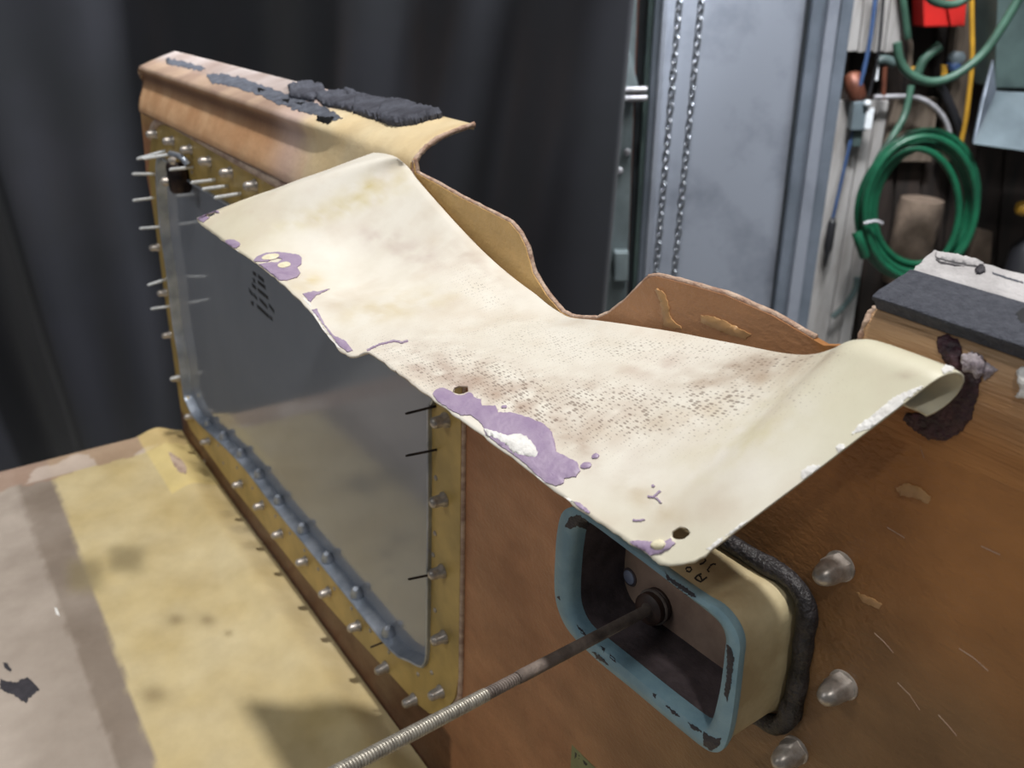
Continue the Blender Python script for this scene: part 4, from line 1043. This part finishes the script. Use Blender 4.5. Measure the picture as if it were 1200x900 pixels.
fairing = thing('fairing', 'cream fibreglass fairing, curved and stained, lying over the cut-out of the panel', 'fairing', on_y(620, 430, -0.06))
sh = obj('fairing_shell', V2, F, M['fairing'], fairing, smooth=True, solid=0.0013)
sh.modifiers['thick'].offset = -1
if sum(p.normal.z for p in sh.data.polygons) < 0: sh.data.flip_normals()
tint = []; dirt = []
blob = [(620, 480, 120, 30, 30, S(176, 152, 134), .55), (520, 440, 60, 20, 25, S(178, 156, 142), .5), (900, 425, 70, 12, -12, S(150, 124, 104), .5), (860, 440, 80, 20, -8, S(176, 154, 134), .45), (470, 290, 60, 14, 20, S(190, 168, 160), .35),
        (395, 245, 70, 10, -18, S(206, 192, 140), .55), (440, 215, 40, 12, -20, S(206, 190, 140), .5), (460, 360, 70, 16, -10, S(206, 188, 146), .4), (700, 470, 90, 25, 20, S(186, 166, 150), .45), (765, 590, 40, 15, 30, S(190, 170, 136), .4),
        (560, 310, 60, 12, 38, S(186, 164, 148), .35), (760, 430, 50, 14, -10, S(186, 164, 150), .35), (360, 330, 20, 12, 0, S(216, 200, 160), .5), (1060, 440, 12, 5, 0, S(150, 120, 104), .5), (820, 480, 90, 14, -14, S(196, 176, 150), .3), (880, 510, 90, 30, -30, S(206, 196, 152), .3)]
dz = [(500, 430, 70, 26, 20, .8), (610, 460, 110, 34, 26, 1.0), (720, 480, 110, 36, 8, 1.0), (820, 470, 110, 26, -8, .9), (900, 428, 70, 14, -10, .9), (640, 400, 120, 30, 8, .55), (560, 340, 60, 26, 35, .4), (760, 410, 120, 20, 0, .7)]
for i in used:
    p = V[i]; x, y = PX[i]; c = Vector(S(229, 223, 211))
    n1 = noise.fractal(p * 40, 0.9, 2, 4); n2 = noise.fractal(p * 90 + Vector((4, 4, 4)), 0.8, 2, 3)
    if x > 880: c = c.lerp(Vector(S(216, 211, 188)), min(1, (x - 880) / 120))
    if y > 560: c = c.lerp(Vector(S(222, 216, 196)), min(1, (y - 560) / 80))
    if x < 360: c = c.lerp(Vector(S(220, 211, 188)), min(1, (360 - x) / 80))
    c = c.lerp(Vector(S(206, 190, 170)), min(.6, max(0, n1 * 0.5)))
    d = 0
    for (bx, by, rx, ry, dg, bc, k) in blob:
        a = math.radians(dg); X_ = (x - bx) * math.cos(a) + (y - by) * math.sin(a); Y_ = -(x - bx) * math.sin(a) + (y - by) * math.cos(a)
        g = math.exp(-(X_ / rx) ** 2 - (Y_ / ry) ** 2) * k * 1.25 * (0.65 + 1.1 * n2)
        c = c.lerp(Vector(bc), max(0, min(1, g)))
    for (bx, by, rx, ry, dg, k) in dz:
        a = math.radians(dg); X_ = (x - bx) * math.cos(a) + (y - by) * math.sin(a); Y_ = -(x - bx) * math.sin(a) + (y - by) * math.cos(a)
        d = max(d, k * math.exp(-(X_ / rx) ** 2 - (Y_ / ry) ** 2))
    tint.append(c); dirt.append((d, d, d))
vcolor(sh, 'tint', tint); vcolor(sh, 'dirt', dirt)
uvl = sh.data.uv_layers.new(name='UVMap')
for lp in sh.data.loops: uvl.data[lp.index].uv = UVs[used[lp.vertex_index]]
fb = bvh_of(sh)
PURPLE = [
    [(507, 462), (512, 457), (520, 455), (528, 459), (534, 463), (541, 464.5), (549, 461), (553, 461), (556, 466), (564, 469), (565, 476), (581, 476), (584, 484), (600, 484), (620, 490), (637, 497), (647, 507), (651, 522), (652, 530), (665, 536), (677, 542), (680, 552), (675, 559), (662, 561), (661, 566), (652, 570), (640, 566), (627, 555), (617, 545), (600, 532), (585, 522), (570, 510), (565, 497), (552, 487), (540, 487), (527, 480), (512, 470)],
    [(231, 255.5), (237, 249), (247, 246), (255, 245), (257, 250), (252, 249), (243, 250.5), (241, 254), (246, 255), (239, 261), (234, 259)],
    [(354, 345), (367, 342), (372, 343), (386, 339), (370, 347), (364, 355)],
    [(366, 364), (371, 362), (380, 380), (392, 394), (405, 400), (414, 411), (408, 413), (398, 406), (386, 390), (374, 374)],
    [(738, 635), (748.5, 634), (763.5, 635), (780, 634.5), (787, 631), (788, 634), (792, 637), (784.5, 644), (775.5, 648.5), (762, 651), (754.5, 645.5), (747, 643)],
    [(672, 588), (680, 590), (692, 600), (690, 602), (678, 595)],
    ell(272, 286, 9.5, 5, 5, 14), ell(687, 546, 6.5, 3.6, -10, 12), ell(698, 535, 4.5, 2.8, -20, 10), ell(591, 477, 3.2, 1.8, 0, 8),
    stroke([(759, 582), (766, 583), (769, 580), (774, 576)], 2.2), stroke([(767, 583), (772, 586), (775, 590)], 1.6), stroke([(742, 610), (748, 610.5), (756, 609)], 1.8), ell(766, 570, 1.8, 1.5, 0, 7),
    stroke([(430, 411), (445, 404), (462, 400), (472, 402), (478, 400)], 1.6)]
for pl_ in PURPLE: drape('purple_sealant', pl_, fb, 0.0011, M['purple'], fairing, 4 if len(pl_) > 20 else 3, 0.5, 0.0002)
ring_px = [(296, 307), (302, 301), (312, 297), (326, 296), (337, 297), (350, 299), (354, 303), (353, 310), (348, 314), (352, 320.5), (348, 325.5), (337, 329), (327, 329), (318, 324), (309, 317), (301, 311)]
# crust round the second hole: outer outline with a notch that leaves the hole open
ring2 = [(296, 307), (302, 301), (312, 297), (326, 296), (337, 297), (350, 299), (354, 303), (353, 310), (348, 314), (352, 320.5), (348, 325.5), (337, 329), (327, 329), (318, 324), (309, 317), (301, 311), (316, 308), (326, 308), (331, 304), (326, 302.5), (317, 305.5), (314, 307)]
pu = drape('purple_sealant', ring2, fb, 0.0012, M['purple'], fairing, 3, 0.3, 0.0002)
ub = Both(fb, bvh_of(pu))
for pl_ in (ell(317, 301, 10.5, 3.2, -10, 16), ell(333, 310.5, 7.8, 3.3, -8, 16)): drape('cream_dab', pl_, ub, 0.0006, M['cream'], fairing, 2.5, 0.2)
drape('cream_dab', ell(772.5, 639, 9.0, 6.0, -5, 16, .05), fb, 0.0022, M['cream'], fairing, 2.5, 0.3)
WHITE = [[(567, 504), (575, 505), (595, 511), (607, 509), (617, 512), (626, 521), (631, 531), (629, 537), (617, 536), (602, 532), (596, 524), (585, 517), (572, 511)]]
for pl_ in WHITE: drape('white_flake', pl_, fb, 0.0019, M['white'], fairing, 3, 0.7, 0.0003)
for pl_ in ([(1047, 466), (1062, 459), (1081, 452), (1084, 457), (1068, 468), (1055, 478), (1040, 493), (1025, 501), (1009, 505), (997, 510), (1006, 498), (1018, 490), (1031, 479)], ell(986, 525, 5.5, 6, -30, 12, .15), ell(950, 552, 13, 6, -25, 16, .15),
            [(1102, 433), (1114, 423), (1120, 427), (1116, 436), (1108, 442)], [(850, 628), (866, 615), (876, 609), (877, 613), (862, 625)], [(828, 643), (842, 632), (848, 629), (847, 634), (832, 645)], [(366, 362), (371, 372), (384, 392), (400, 408), (396, 408), (378, 388), (367, 371)],
            [(626, 556), (634, 561), (640, 566), (634, 564)], [(660, 583), (668, 584), (671, 588), (662, 587)], [(354, 347), (362, 354), (366, 360), (360, 356)], [(232, 262), (246, 271), (244, 272), (233, 264)], [(300, 310), (320, 325), (318, 325)], [(275, 291), (281, 295), (277, 295)]):
    drape('white_chip', pl_, fb, 0.0004, M['white'], fairing, 3, 0.8, 0.0001)
